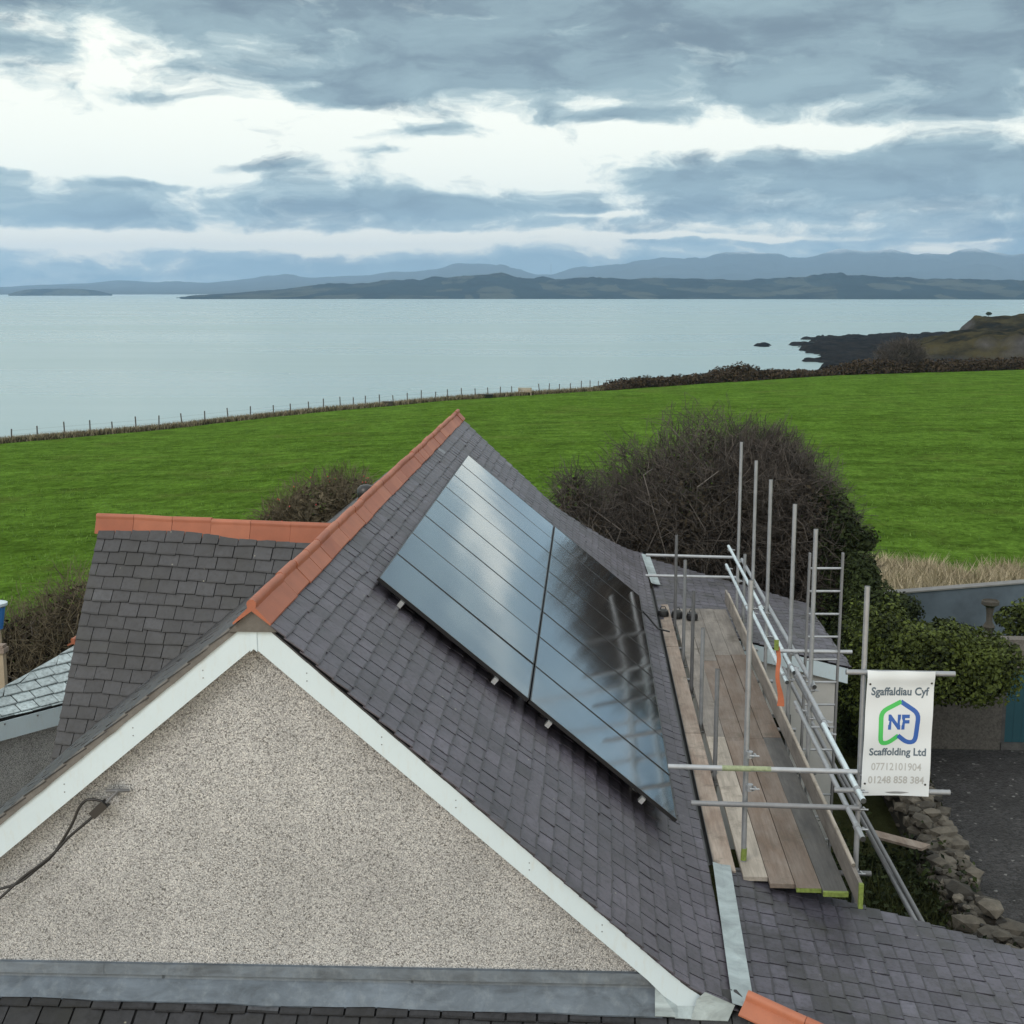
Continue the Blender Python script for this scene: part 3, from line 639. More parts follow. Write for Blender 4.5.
# eave board between gutter and deck
for y0, y1, t in ((11.5, 15.3, .62), (15.32, 19.2, .5), (19.22, 21.9, .45)):
    o = thing('plank', {11.5: 'reddish plank beside the black gutter, nearest the camera', 15.32: 'middle plank of the run beside the black gutter', 19.22: 'far plank of the run beside the black gutter'}[y0], 'plank', (1.24, (y0+y1)/2, -5.16), 'planks laid along the gutter')
    mb = MB(); mb.box(1.30, 1.35, y0, y1, -5.24, -5.1702, t); mb.box(1.182, 1.368, y0, y1, -5.17, -5.132, t); obj('board', mb, M['wood_orange'], o)
for i, (x, y, lab) in enumerate(((663, 613, 'black bag at the far end of the deck, against the gutter'), (677, 614, 'black bag at the far end of the deck, middle of three'), (692, 616, 'black bag at the far end of the deck, furthest from the gutter'))):
    d = ray(x, y + 4); p = d * (-5.148 / d[2]); o = thing('bag', lab, 'bag', p, 'bags at the far end of the deck'); mb = MB()
    mb.lathe(p, [(.05, 0), (.09, .01), (.095, .06), (.08, .11), (.045, .13)], 12); obj('body', mb, M['black'], o, smooth='auto')
    mb = MB(); mb.tube([p + [-.05, 0, .12], p + [-.03, 0, .17], p + [.03, 0, .17], p + [.05, 0, .12]], .008, 6); obj('handle', mb, M['black'], o)
# orange strap and netting at the gate
o = thing('gate_strap', 'orange netting strap hanging from the guard rail with a green tag', 'strap', onY(780, 705, 14.9))
g = MB(); n = 18
for i in range(n):
    t0, t1 = i / n, (i + 1) / n; q = []
    for t in (t0, t1):
        c = onY(777 + 3 * t + 1.2 * math.sin(t * 9), 646 + 60 * t, 14.9 - .1 * t); w = .022 + .05 * max(0, t - .65) + .03 * max(0, .12 - t); q.append((c + [-w, 0, 0], c + [w, -.02, 0]))
    g.quad(q[0][0], q[0][1], q[1][1], q[1][0]); g.quad(q[0][0] + np.array([0, .006, 0]), q[1][0] + np.array([0, .006, 0]), q[1][1] + np.array([0, .006, 0]), q[0][1] + np.array([0, .006, 0]))
obj('strap', g, M['orange'], o)
g = MB(); a = onY(774.5, 640, 14.86); g.box(a[0], a[0] + .05, a[1], a[1] + .012, a[2] - .12, a[2]); obj('label_tag', g, M['green_tape'], o)
# ladder
lo = thing('ladder', 'grey metal ladder standing behind the scaffold poles beside the rear lean-to', 'ladder', (2.75, 15.0, -9.0))
lt, lb = onY(810, 553, 15.6), onY(843, 553, 15.6); dl = np.array([-0.14, -0.55, -5.9 + .0])
for p in (lt, lb):
    mb = MB(); mb.obox(p + dl / 2, np.array([.012, 0, 0]), np.array([0, .03, 0]), dl / 2); obj('stile', mb, M['steel_dark'], lo)
for k in range(21):
    t = (0.18 + .268 * k) / np.linalg.norm(dl); mb = MB(); mb.tube([lt + dl * t, lb + dl * t], .014, 8, .7); obj('rung', mb, M['steel'], lo)
# banner
BY = 11.62
TL, TRc, BRc, BL = [onY(*p, BY) for p in ((867.5, 670), (935.5, 671.5), (928.5, 796.5), (860.5, 795.5))]
bo = thing('banner', 'white scaffolding company banner with a green and blue logo hung from the near pole', 'banner', BL)
def BP(u, v, off=0.0):                 # u across, v down
    p = (TL * (1-u) + TRc * u) * (1-v) + (BL * (1-u) + BRc * u) * v
    w = 0.012 * math.sin(u * 4 + v * 3) + 0.016 * math.exp(-((v - .05) / .05) ** 2) + 0.014 * math.sin(9 * (u + .6 * v)) * math.exp(-v * 9) + .006 * math.sin(v * 15 + u * 3)
    return p + np.array([0, -1.0, 0.0]) * (w + off)
mb = MB(); nu, nv = 20, 40
for s, off in ((0, 0.0), (1, -0.0025)):
    n0 = len(mb.v)
    for i in range(nv + 1):
        for j in range(nu + 1): mb.v.append(tuple(BP(j/nu, i/nv, off)))
    for i in range(nv):
        for j in range(nu):
            a = n0 + i*(nu+1) + j; mb.face((a, a+1, a+nu+2, a+nu+1) if s == 0 else (a, a+nu+1, a+nu+2, a+1))
obj('sheet', mb, M['banner'], bo, smooth=True, fix=False)
BW = float(np.linalg.norm(TRc - TL)); BH = float(np.linalg.norm(BL - TL))
def banner_shape(name, polys, mat):    # polygons (u, v) laid 1.5 mm proud of the sheet
    mb = MB()
    for p in polys: mb.poly([BP(u, v, 0.0016) for u, v in p])
    return obj(name, mb, M[mat], bo, fix=False)
def text_polys(txt, u0, u1, v0, v1, bold=0.0):
    cu = bpy.data.curves.new('lettering', 'FONT'); cu.body = txt; cu.offset = bold; cu.resolution_u = 3
    ob = bpy.data.objects.new('lettering', cu); C.objects.link(ob); bpy.context.view_layer.update()
    me = bpy.data.meshes.new_from_object(ob.evaluated_get(bpy.context.evaluated_depsgraph_get()))
    V = np.array([v.co[:] for v in me.vertices]); mn, mx = V.min(0), V.max(0)
    P = [[(u0 + (V[i][0]-mn[0])/(mx[0]-mn[0])*(u1-u0), v1 - (V[i][1]-mn[1])/(mx[1]-mn[1])*(v1-v0)) for i in f.vertices] for f in me.polygons]
    bpy.data.objects.remove(ob); bpy.data.curves.remove(cu); bpy.data.meshes.remove(me); return P
def words(P, mat, gap):
    iv = sorted((min(q[0] for q in p), max(q[0] for q in p), p) for p in P); cur = []; end = None
    for a, b, p in iv:
        if end is not None and a > end + gap: banner_shape('lettering', cur, mat); cur = []
        cur.append(p); end = b if end is None else max(end, b)
    banner_shape('lettering', cur, mat)
words(text_polys('Sgaffaldiau Cyf', .07, .93, .128, .215, .028), 'ink', .025)
words(text_polys('Scaffolding Ltd', .09, .93, .615, .695, .028), 'ink', .025)
banner_shape('lettering', text_polys('07712101904', .135, .87, .735, .795, .008), 'ink_pale')
words(text_polys('01248 858 384', .095, .92, .84, .90, .02), 'ink_pale', .028)
banner_shape('logo_letters', text_polys('NF', .345, .66, .345, .465, .045), 'logo_blue')
def band(pts, w):
    pp = [pts[0]]
    for a, b in zip(pts[:-1], pts[1:]):
        m = max(1, int(math.hypot(b[0]-a[0], b[1]-a[1]) / .03)); pp += [(a[0] + (b[0]-a[0]) * k / m, a[1] + (b[1]-a[1]) * k / m) for k in range(1, m + 1)]
    pts = pp; out = []; n = len(pts); k = BW / BH
    def off(i):
        p = np.array(pts[i]) * [1, 1/k]; d0 = (np.array(pts[i]) - np.array(pts[max(i-1,0)])) * [1, 1/k]; d1 = (np.array(pts[min(i+1,n-1)]) - np.array(pts[i])) * [1, 1/k]
        d0 = d1 if i == 0 else d0; d1 = d0 if i == n-1 else d1; d0 = d0/np.linalg.norm(d0); d1 = d1/np.linalg.norm(d1); m = d0 + d1; m = m/np.linalg.norm(m)
        nn = np.array([-m[1], m[0]]) * w / max(.4, np.dot(m, d1)); return (p + nn) * [1, k], (p - nn) * [1, k]
    o = [off(i) for i in range(n)]
    for i in range(n-1): out.append([o[i][0], o[i+1][0], o[i+1][1], o[i][1]])
    return out
def rnd(pts, r=.10, m=4):               # round the inner corners of a polyline
    out = [pts[0]]
    for a, b, c in zip(pts[:-2], pts[1:-1], pts[2:]):
        a, b, c = map(np.array, (a, b, c)); k = BW / BH
        fa = min(.45, r / np.hypot(*((a-b)*[1, 1/k]))); fc = min(.45, r / np.hypot(*((c-b)*[1, 1/k]))); p, q = b + (a-b)*fa, b + (c-b)*fc
        for i in range(m+1): t = i/m; out.append(tuple((1-t)**2*p + 2*t*(1-t)*b + t*t*q))
    return out + [pts[-1]]
banner_shape('logo', band(rnd([(.525, .242), (.235, .325), (.245, .575), (.36, .575), (.51, .513)]), .034), 'logo_green')
banner_shape('logo', band(rnd([(.515, .242), (.79, .335), (.765, .565), (.64, .572), (.50, .513)]), .034), 'logo_blue')
ey = MB()
for u, v in ((.045, .105), (.958, .095), (.94, .905), (.05, .90)):
    c = BP(u, v, .003); ey.poly([c + np.array([.010*math.cos(a), 0, .010*math.sin(a)]) for a in np.linspace(0, 2*math.pi, 12, endpoint=False)])
obj('eyelet', ey, M['black'], bo, fix=False)
for p, q in (((846, 672), (955, 674)), ((834, 790), (950, 792.5))):
    rail('transom', onY(*p, BY + .035), onY(*q, BY + .035), M['steel'], .45)
# overhead cable fixed to the gable
CY = 9.09
cb = thing('service_cable', 'twisted black service cable with a connector on a bracket fixed to the pebbledash gable', 'cable', onY(110, 793, CY))
def cable(pts, r, name='strand'):
    P = [onY(x, y, CY + dy) for x, y, dy in pts]; Q = []
    for i in range(len(P) - 1):
        a, b, c, d = P[max(i-1,0)], P[i], P[i+1], P[min(i+2,len(P)-1)]
        for k in range(6):
            t = k / 6; Q.append(.5*((2*b) + (-a+c)*t + (2*a-5*b+4*c-d)*t*t + (-a+3*b-3*c+d)*t**3))
    Q.append(P[-1]); mb = MB(); mb.tube(Q, r, 8); obj(name, mb, M['black'], cb, smooth=True)
cable([(-60, 900, -.15), (-20, 893, -.1), (0, 889, -.06), (20, 882, -.02), (38, 868, -.02), (52, 856, 0), (64, 838, 0), (73, 822, 0), (79, 808, 0), (86, 800.5, 0), (94, 799.5, 0), (104, 802, 0)], .0105)
cable([(-60, 935, -.15), (-20, 912, -.1), (0, 898, -.06), (22, 878, -.02), (40, 865, -.03), (55, 852, -.01), (68, 838, 0), (82, 826, 0), (95, 815, 0)], .0105)
a, b_ = onY(93, 815, CY - .01), onY(106, 803, CY - .01); d = (b_ - a) / 2; nrm = np.cross(d, [0, 1, 0]); nrm = nrm / np.linalg.norm(nrm) * .03
mb = MB(); mb.obox((a + b_) / 2, d, nrm, np.array([0, .03, 0])); bv = obj('connector', mb, M['black'], cb)
mb = MB(); mb.tube([onY(103, 806, CY), onY(112, 797, CY), onY(117, 792, CY)], .012, 8, .6); mb.tube([onY(107, 791, CY + .03), onY(118, 790.5, CY - .01), onY(129, 790.5, CY + .04)], .014, 8, .5); mb.tube([onY(117, 791, CY - .02), onY(117, 791, CY + .07)], .01, 8, .5)
obj('bracket', mb, M['steel_dark'], cb)
# flue cowl behind the ridge
p = onY(366, 492, 16.0); fl = thing('flue_cowl', 'small black domed flue cowl just behind the terracotta ridge', 'flue', p + np.array([0, 0, -1.2]))
mb = MB(); mb.lathe(p + np.array([0, 0, -1.3]), [(.055, 0), (.055, 1.2)], 14); obj('pipe', mb, M['black'], fl, smooth='auto')
mb = MB(); mb.lathe(p + np.array([0, 0, -.1]), [(.06, 0), (.10, .03), (.11, .09), (.105, .14), (.07, .18), (.01, .195)], 18); obj('cap', mb, M['black'], fl, smooth='auto')

# ------------------------------------------------------------------ low outbuilding at the left
E1, E2 = onD(-70, 738, 15.6), onD(60, 704, 16.9); E2 = E2.copy(); E1[2] = E2[2] = (E1[2] + E2[2]) / 2
# keep both eave ends level: slide each along its own bearing
for e, (x, y) in ((E1, (-70, 738)), (E2, (60, 704))):
    d = ray(x, y); e[:] = d * (-5.30 / d[2])
eu = (E2 - E1); eL = np.linalg.norm(eu); eu = eu / eL; eh = np.array([-eu[1], eu[0], 0.0]); ep = R(27)
ev = eh * math.cos(ep) + np.array([0, 0, math.sin(ep)]); en = -eh * math.sin(ep) + np.array([0, 0, math.cos(ep)])
def onPlane(x, y, q, n): d = ray(x, y); return d * (np.dot(q, n) / np.dot(d, n))
T1, T2 = onPlane(-70, 732, E1, en), onPlane(82, 642, E1, en)
out = thing('outbuilding', 'low outbuilding with a pale wet slate roof and white fascia at the left edge', 'outbuilding', (E1 + E2) / 2 + np.array([0, 0, -3.7]))
E2x = E2 + eu * 1.2
tv = np.dot(T2 - E1, ev); tu = np.dot(T2 - E1, eu); t1v = max(.12, np.dot(T1 - E1, ev)); t1u = np.dot(T1 - E1, eu)
def PO_(u, v): return E1 + eu * u + ev * (tv - v) + en * .004 * math.sin(u * 3), en
def olim(v):
    h = tv - v; lo = t1u + (tu - t1u) * max(0., (h - t1v)) / (tv - t1v) if h > t1v else t1u; return (lo, eL + 1.2)
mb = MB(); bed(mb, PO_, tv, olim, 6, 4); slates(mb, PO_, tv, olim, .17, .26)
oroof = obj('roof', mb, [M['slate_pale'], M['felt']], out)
ridge_tiles(T2 + np.array([0, 0, .02]) + (T2 - T1) / np.linalg.norm(T2 - T1) * -.18, T2 + (T2 - T1) / np.linalg.norm(T2 - T1) * .5 + np.array([0, 0, .02]), .5, .5, oroof, 2, wing=.12)
dn = np.array([0, 0, -1.0]); mb = MB(); f0, f1 = E1 + dn * .03 - eh * .02, E2x + dn * .03 - eh * .02
mb.prism([f0, f1, f1 + dn * .24, f0 + dn * .24], eh * .025); fo = obj('fascia_board', mb, M['white'], out)
mb = MB()
for k in range(7):
    c = f0 + eu * (.5 + .35 * k * 1.3) + dn * .035; mb.lathe(c - eh * .0, [(.012, -.01), (.012, .01)], 8)
obj('nail_head', mb, M['steel_dark'], fo)
mb = MB(); w0, w1 = E1 + eh * .12 + dn * .1, E2x + eh * .12 + dn * .1
mb.prism([w0, w1, w1 + dn * 3.6, w0 + dn * 3.6], eh * .25); obj('wall', mb, M['pebble'], out)
# ------------------------------------------------------------------ ground
SEA = -30.0
EX = [-900, -200, 0, 150, 300, 450, 600, 700, 840, 1024, 1300, 2200]
ED = [95, 118, 128, 138, 150, 163, 178, 190, 205, 222, 240, 260]
EYp = [520, 463, 443, 430, 413.5, 400, 390.5, 383.5, 375, 369.5, 362, 345]
def edge_D(x): return float(np.interp(x, EX, ED))
def edge_z(x):
    D = edge_D(x); y = float(np.interp(x, EX, EYp)); d = ray(x, y); return d[2] / math.hypot(d[0], d[1]) * D
def ground_z(X, Y):
    D = math.hypot(X, Y); x = bearing_x(X, Y) if Y > 0.5 else (-900 if X < 0 else 2200)
    x = min(max(x, -900), 2200); ed = edge_D(x); ez = edge_z(x); d0 = 36.0
    if D <= d0: z = -9.0
    elif D <= ed:
        t = (D - d0) / (ed - d0); z = -9.0 + (ez + 9.0) * t
        z += 0.35 * mnoise.noise(Vector((X * .02, Y * .02, 3))) * math.sin(math.pi * t) + .05 * mnoise.noise(Vector((X * .25, Y * .25, 7)))
    else:
        t = D - ed; z = ez - 0.06 * t - max(0, t - 6) * 1.5
    return max(z, SEA - 4)
angs = np.linspace(R(-82), R(82), 330)
ts = np.concatenate([np.linspace(0, 34, 14), 36 + (np.linspace(0, 1, 90) ** 1.2) * 0])
mb = MB(); NR = 130; NA = len(angs)
for a in angs:
    X1, Y1 = math.sin(a), math.cos(a); x = min(max(bearing_x(X1, Y1), -900), 2200); ed = edge_D(x)
    Ds = np.concatenate([np.linspace(1.5, 36, 20), np.linspace(36, ed, 91)[1:], ed + np.array([1, 2, 4, 6, 8, 11, 14, 18, 23, 30])])
    for D in Ds: mb.v.append((X1 * D, Y1 * D, ground_z(X1 * D, Y1 * D)))
nD = 20 + 90 + 10
for i in range(NA - 1):
    for j in range(nD - 1):
        a = i * nD + j; mb.face((a, a + 1, a + nD + 1, a + nD), 0.0 if j > 109 else 0.5)
def _field(t, p):
    P = t.pos()
    n1 = t.noise(P, 0.05, 5, 0.6); n2 = t.noise(t.map(P, (1, .6, 1)), 0.42, 8, 0.74); n3 = t.noise(t.map(P, (1, .55, 1)), 2.4, 7, 0.74); n4 = t.noise(P, 7, 5, 0.7); n5 = t.noise(t.map(P, (.5, 1, 1)), .62, 4, .6)
    c = t.mix(t.ramp(n2, [(0.30, 0), (0.68, 1)]), col((0.062, 0.118, 0.017)), col((0.112, 0.208, 0.031)))
    c = t.mix(t.math('MULTIPLY', t.ramp(n1, [(0.38, 0), (0.66, 1)]), .5), c, col((0.070, 0.138, 0.016)))
    c = rgbmul(t, c, t.ramp(n3, [(0.30, 0.48), (0.50, 1.0), (0.70, 1.5)])); c = rgbmul(t, c, t.ramp(n5, [(0.36, 0.74), (0.60, 1.16)])); c = rgbmul(t, c, t.ramp(n4, [(0.30, 0.55), (0.55, 1.05)]))
    br = t.ramp(t.noise(P, 0.16, 6, 0.7), [(0.54, 0), (0.74, 1)]); c = t.mix(t.math('MULTIPLY', br, .6), c, col((0.105, 0.12, 0.035)))
    soil = t.mix(t.ramp(t.noise(P, 0.8, 5), [(0.4, 0), (0.6, 1)]), col((0.055, 0.05, 0.028)), col((0.11, 0.095, 0.05)))
    c = t.mix(t.ramp(t.attr('tone'), [(0.1, 0.0), (0.4, 1.0)]), soil, c)
    sx = t.node('ShaderNodeSeparateXYZ'); t.put(sx.inputs[0], P); r2 = t.math('SQRT', t.math('ADD', t.math('POWER', sx.outputs[0], 2), t.math('POWER', sx.outputs[1], 2)))
    yard = t.math('ADD', r2, t.math('MULTIPLY', t.noise(P, .3, 4), 4)); c = t.mix(t.ramp(t.math('DIVIDE', yard, 60), [(0.46, 1), (0.53, 0)]), c, rgbmul(t, col((0.045, 0.05, 0.022)), t.math('MULTIPLY_ADD', n3, 1.4, .3)))
    t.put(p.inputs['Base Color'], c); p.inputs['Roughness'].default_value = 1.0; p.inputs['Specular IOR Level'].default_value = 0.0
    h = t.math('ADD', t.math('MULTIPLY', n2, 1.5), t.math('ADD', n3, t.math('MULTIPLY', n4, .4)))
    t.put(p.inputs['Normal'], t.bump(h, 0.9, 0.30))
M['field'] = material('grass_field', _field)
g = structure(obj('ground', mb, M['field'], None, smooth=True))
# gravel drive at the right
mb = MB(); pts = [(6.1, 13.5), (5.75, 17.0), (6.0, 19.5), (6.25, 22.0), (6.6, 26.1), (16, 26.1), (16, 10), (6.8, 10)]
mb.poly([(x, y, -8.985) for x, y in pts])
def _gravel(t, p):
    P = t.pos(); v = t.voro(P, 22, out='Color'); s = t.node('ShaderNodeSeparateColor'); t.put(s.inputs[0], v); d = t.voro(P, 22)
    c = t.mix(s.outputs[0], col((0.008, 0.008, 0.009)), col((0.045, 0.044, 0.046))); c = rgbmul(t, c, t.ramp(t.noise(P, .7, 6, .65), [(.3, .45), (.7, 1.3)]))
    wsp = t.ramp(s.outputs[1], [(.988, 0), (.996, 1)]); c = t.mix(t.math('MULTIPLY', wsp, .5), c, col((.3, .3, .29)))
    t.put(p.inputs['Base Color'], c); p.inputs['Roughness'].default_value = .9; t.put(p.inputs['Normal'], t.bump(t.math('SUBTRACT', 1.0, d), .9, .03))
M['gravel'] = material('dark_gravel', _gravel); structure(obj('drive', mb, M['gravel']))
# sea
mb = MB(); n0 = 0; rs = [60, 300, 900, 2500, 6000, 14000, 40000]; A = np.linspace(R(-85), R(85), 41)
for r_ in rs:
    for a in A: mb.v.append((r_ * math.sin(a), r_ * math.cos(a), SEA))
for i in range(len(rs) - 1):
    for j in range(len(A) - 1): k = i * len(A) + j; mb.face((k, k + 1, k + len(A) + 1, k + len(A)))
def _sea(t, p):
    P = t.pos()
    p.inputs['Base Color'].default_value = (0.19, 0.29, 0.30, 1); p.inputs['IOR'].default_value = 1.6; p.inputs['Specular IOR Level'].default_value = .5
    w1 = t.noise(t.map(P, (.9, 1.2, 1)), .35, 5, .6); w2 = t.noise(t.map(P, (.5, 2.0, 1)), .02, 5, .6); w3 = t.noise(t.map(P, (.35, 1.6, 1)), .004, 5, .6)
    t.put(p.inputs['Roughness'], t.ramp(w3, [(.3, .22), (.7, .36)])); t.put(p.inputs['Normal'], t.bump(t.math('ADD', w1, t.math('MULTIPLY', w2, 2.5)), .22, .22))
M['sea'] = material('sea_water', _sea); structure(obj('sea', mb, M['sea']))

# ------------------------------------------------------------------ far land
def fbm(x, y, z=0.0, o=6): return mnoise.fractal(Vector((x, y, z)), 1.0, 2.0, o)
def land(name, xs, ys, D0, D1, D2, mat, xr, nx=260, ny=26, rough=.12, seed=0.0, base=SEA - 1, front=1.0, kf=9):
    """hill range: shore at D0, crest (outline given by bearing and height) at D1, falls away to D2"""
    mb = MB(); X_ = np.linspace(xr[0], xr[1], nx)
    for x in X_:
        y = float(np.interp(x, xs, ys)); d = ray(x, y); top = max(d[2] / math.hypot(d[0], d[1]) * D1 - SEA, 0.5)
        for j in range(ny):
            s = j / (ny - 1)
            if s < .7: t = s / .7; D = D0 + (D1 - D0) * t; h = top * (t ** front)
            else: t = (s - .7) / .3; D = D1 + (D2 - D1) * t; h = top * (1 - t)
            px, py = ptX(x, D); k = 1 / (D1 - D0) * kf
            n = fbm(px * k, py * k, seed); h *= (1 + rough * 2.2 * n * min(1, 4 * (1 - abs(2 * min(s / .7, 1) - 1) + .12)))
            mb.v.append((px, py, base + h + (0.6 if s > 0 else 0)))
    for i in range(nx - 1):
        for j in range(ny - 1): a = i * ny + j; mb.face((a, a + ny, a + ny + 1, a + 1))
    return structure(obj(name, mb, mat, None, smooth=True))
def _landmat(name, c0, c1, c2, k):
    def b(t, p):
        P = t.pos(); v = t.voro(t.map(P, (k, k * .45, k)), 1.0, out='Color'); s = t.node('ShaderNodeSeparateColor'); t.put(s.inputs[0], v)
        n = t.noise(P, k * .6, 7, .7); c = t.mix(t.ramp(s.outputs[0], [(.55, 0), (.85, 1)]), col(c0), col(c1)); c = t.mix(t.ramp(n, [(.5, 0), (.62, 1)]), c, col(c2))
        wh = t.ramp(t.noise(P, k * 5, 3, .6), [(.74, 0), (.80, 1)]); c = t.mix(t.math('MULTIPLY', wh, .5), c, col((.38, .36, .33)))
        t.put(p.inputs['Base Color'], c); p.inputs['Roughness'].default_value = 1; p.inputs['Specular IOR Level'].default_value = 0
    return material(name, b)
M['coast'] = _landmat('wooded_coast', (0.010, 0.018, 0.020), (0.050, 0.055, 0.042), (0.004, 0.007, 0.008), .010)
def _mtn(t, p):
    P = t.pos(); n = t.noise(P, .0012, 7, .65); s = t.node('ShaderNodeSeparateXYZ'); t.put(s.inputs[0], P)
    c = t.mix(n, col((.03, .034, .034)), col((.075, .072, .06))); h = t.math('ADD', s.outputs[2], t.math('MULTIPLY', n, 260))
    sn = t.ramp(t.math('DIVIDE', h, 1000), [(.50, 0), (.60, 1)]); c = t.mix(t.math('MULTIPLY', sn, .9), c, col((.8, .82, .85)))
    t.put(p.inputs['Base Color'], c); p.inputs['Roughness'].default_value = 1; p.inputs['Specular IOR Level'].default_value = 0
M['mountain'] = material('mountain_slope', _mtn)
land('hills', [176, 190, 230, 260, 290, 330, 370, 400, 440, 470, 500, 520, 560, 600, 650, 700, 760, 800, 835, 870, 920, 970, 1024, 1150, 1400],
     [298.4, 295.5, 293, 290.5, 288, 284, 282, 279.5, 277, 274.5, 273.5, 275.5, 278, 276.5, 278, 279.5, 279, 276, 273, 275, 278, 279, 279, 277, 284], 4600, 5500, 6500, M['coast'], (176, 1500), 420, 26, .10, 1.0)
land('island', [10, 18, 30, 50, 75, 95, 103, 110], [293.6, 291, 289.2, 288.6, 288.6, 290, 292, 293.6], 7600, 7900, 8200, M['coast'], (8, 112), 60, 14, .05, 4.0)
land('mountains', [-600, -200, 0, 40, 90, 120, 150, 200, 230, 262, 285, 310, 340, 365, 400, 430, 455, 480, 505, 522, 536, 552, 575, 600, 640, 680, 705, 722, 740, 765, 785, 805, 830, 848, 865, 882, 900, 925, 945, 962, 975, 990, 1005, 1024, 1060, 1120, 1300, 1600],
     [280, 284, 287, 285, 283, 280.5, 282, 283, 281, 276, 274.5, 277, 276.5, 275, 271.5, 268.5, 265, 264.8, 264.5, 268, 273.5, 275.5, 269, 265.5, 260.5, 257.5, 256, 252, 250.5, 252.5, 256, 256.5, 252, 250.5, 252, 250.5, 250.5, 253.5, 255, 250, 246, 248, 251, 252, 246, 250, 256, 270], 9500, 15000, 18000, M['mountain'], (-600, 1650), 900, 34, .11, 9.0, front=1.5, kf=11)
mb = MB(); d = ray(551, 264); q = d / math.hypot(d[0], d[1]) * 14800; b_ = ray(551, 274); b_ = b_ / math.hypot(b_[0], b_[1]) * 14800
mb.tube([b_ + np.array([0, 0, -30]), q], 2.6, 6); tag(obj('mast', mb, M['steel_dark'], None, b_), 'thin distant transmitter mast on the ridge between the hills', 'mast')
# rocky shore and headland at the right
def _rock(t, p):
    P = t.pos(); n = t.noise(P, .12, 7, .7); s = t.node('ShaderNodeNewGeometry'); z = t.node('ShaderNodeSeparateXYZ'); t.put(z.inputs[0], s.outputs['Normal']); h = t.node('ShaderNodeSeparateXYZ'); t.put(h.inputs[0], P)
    rock = t.mix(t.ramp(n, [(.35, 0), (.7, 1)]), col((.005, .005, .006)), col((.030, .028, .026)))
    gr = t.mix(t.ramp(t.noise(P, .05, 6, .7), [(.4, 0), (.62, 1)]), col((.010, .009, .006)), col((.052, .043, .018))); paler = t.mix(t.noise(P, .3, 5, .7), col((.008, .008, .008)), col((.11, .10, .095)))
    rock = t.mix(t.ramp(t.math('DIVIDE', t.math('SUBTRACT', h.outputs[2], CAM_Z + SEA), 20), [(.14, 0), (.28, 1)]), rock, paler)
    f = t.math('MULTIPLY', t.ramp(z.outputs[2], [(.72, 0), (.9, 1)]), t.ramp(t.math('DIVIDE', t.math('SUBTRACT', h.outputs[2], CAM_Z + SEA), 20), [(.13, 0), (.26, 1)]))
    t.put(p.inputs['Base Color'], t.mix(f, rock, gr)); p.inputs['Specular IOR Level'].default_value = 0; p.inputs['Roughness'].default_value = 1; t.put(p.inputs['Normal'], t.bump(n, .8, 2.0))
M['rock'] = material('shore_rock', _rock)
mb = MB(); XS = np.linspace(735, 1330, 300); DS = np.concatenate([np.linspace(470, 640, 60), np.linspace(645, 1000, 70)])
def shore_h(x, D):
    px, py = ptX(x, D); n = fbm(px * .03, py * .03, 2.0); n2 = fbm(px * .12, py * .12, 5.0)
    y = 290 + 30 * 1350 / D                                    # rough row of the water line at this distance
    left = np.interp(y, [325, 331, 335, 340, 345, 349, 353, 358, 364, 370, 380], [960, 935, 822, 800, 793, 800, 815, 806, 830, 850, 880])
    s = (x - left + 28 * n + 10 * n2) / 14; h = -2.5 + 3.3 * max(0, min(1, s)) + 1.1 * n2 * max(0, min(1, s)) + (n + .3) * .9 * max(0, min(1, s))
    s2 = ((x - 764) / 13) ** 2 + ((y - 343.5) / 2.2) ** 2; h = max(h, -2.5 + 3.4 * max(0, 1.15 - s2 + .3 * n2))
    # headland behind: bank rising from x = 945; nearer bank with a pale rock face from x = 905
    a = max(0, min(1, (x - 946 + 8 * n) / 32)); b = math.exp(-((D - 760) / 75) ** 2); h += 15.5 * a * b * (1 + .06 * math.sin(x * .05) + .10 * n)
    a2 = max(0, min(1, (x - 885 + 14 * n) / 105)); t = max(0, min(1, (D - 545) / 18)) * max(0, min(1, (690 - D) / 60)); h += (3.4 + 7.5 * a2) * t * max(0, min(1, (x - 880 + 20 * n) / 30)) * (1 + .25 * n)
    return h
for x in XS:
    for D in DS: px, py = ptX(x, D); mb.v.append((px, py, SEA + shore_h(x, D)))
nd = len(DS)
for i in range(len(XS) - 1):
    for j in range(nd - 1): a = i * nd + j; mb.face((a, a + nd, a + nd + 1, a + 1))
structure(obj('rocky_shore', mb, M['rock'], None, smooth='auto'))

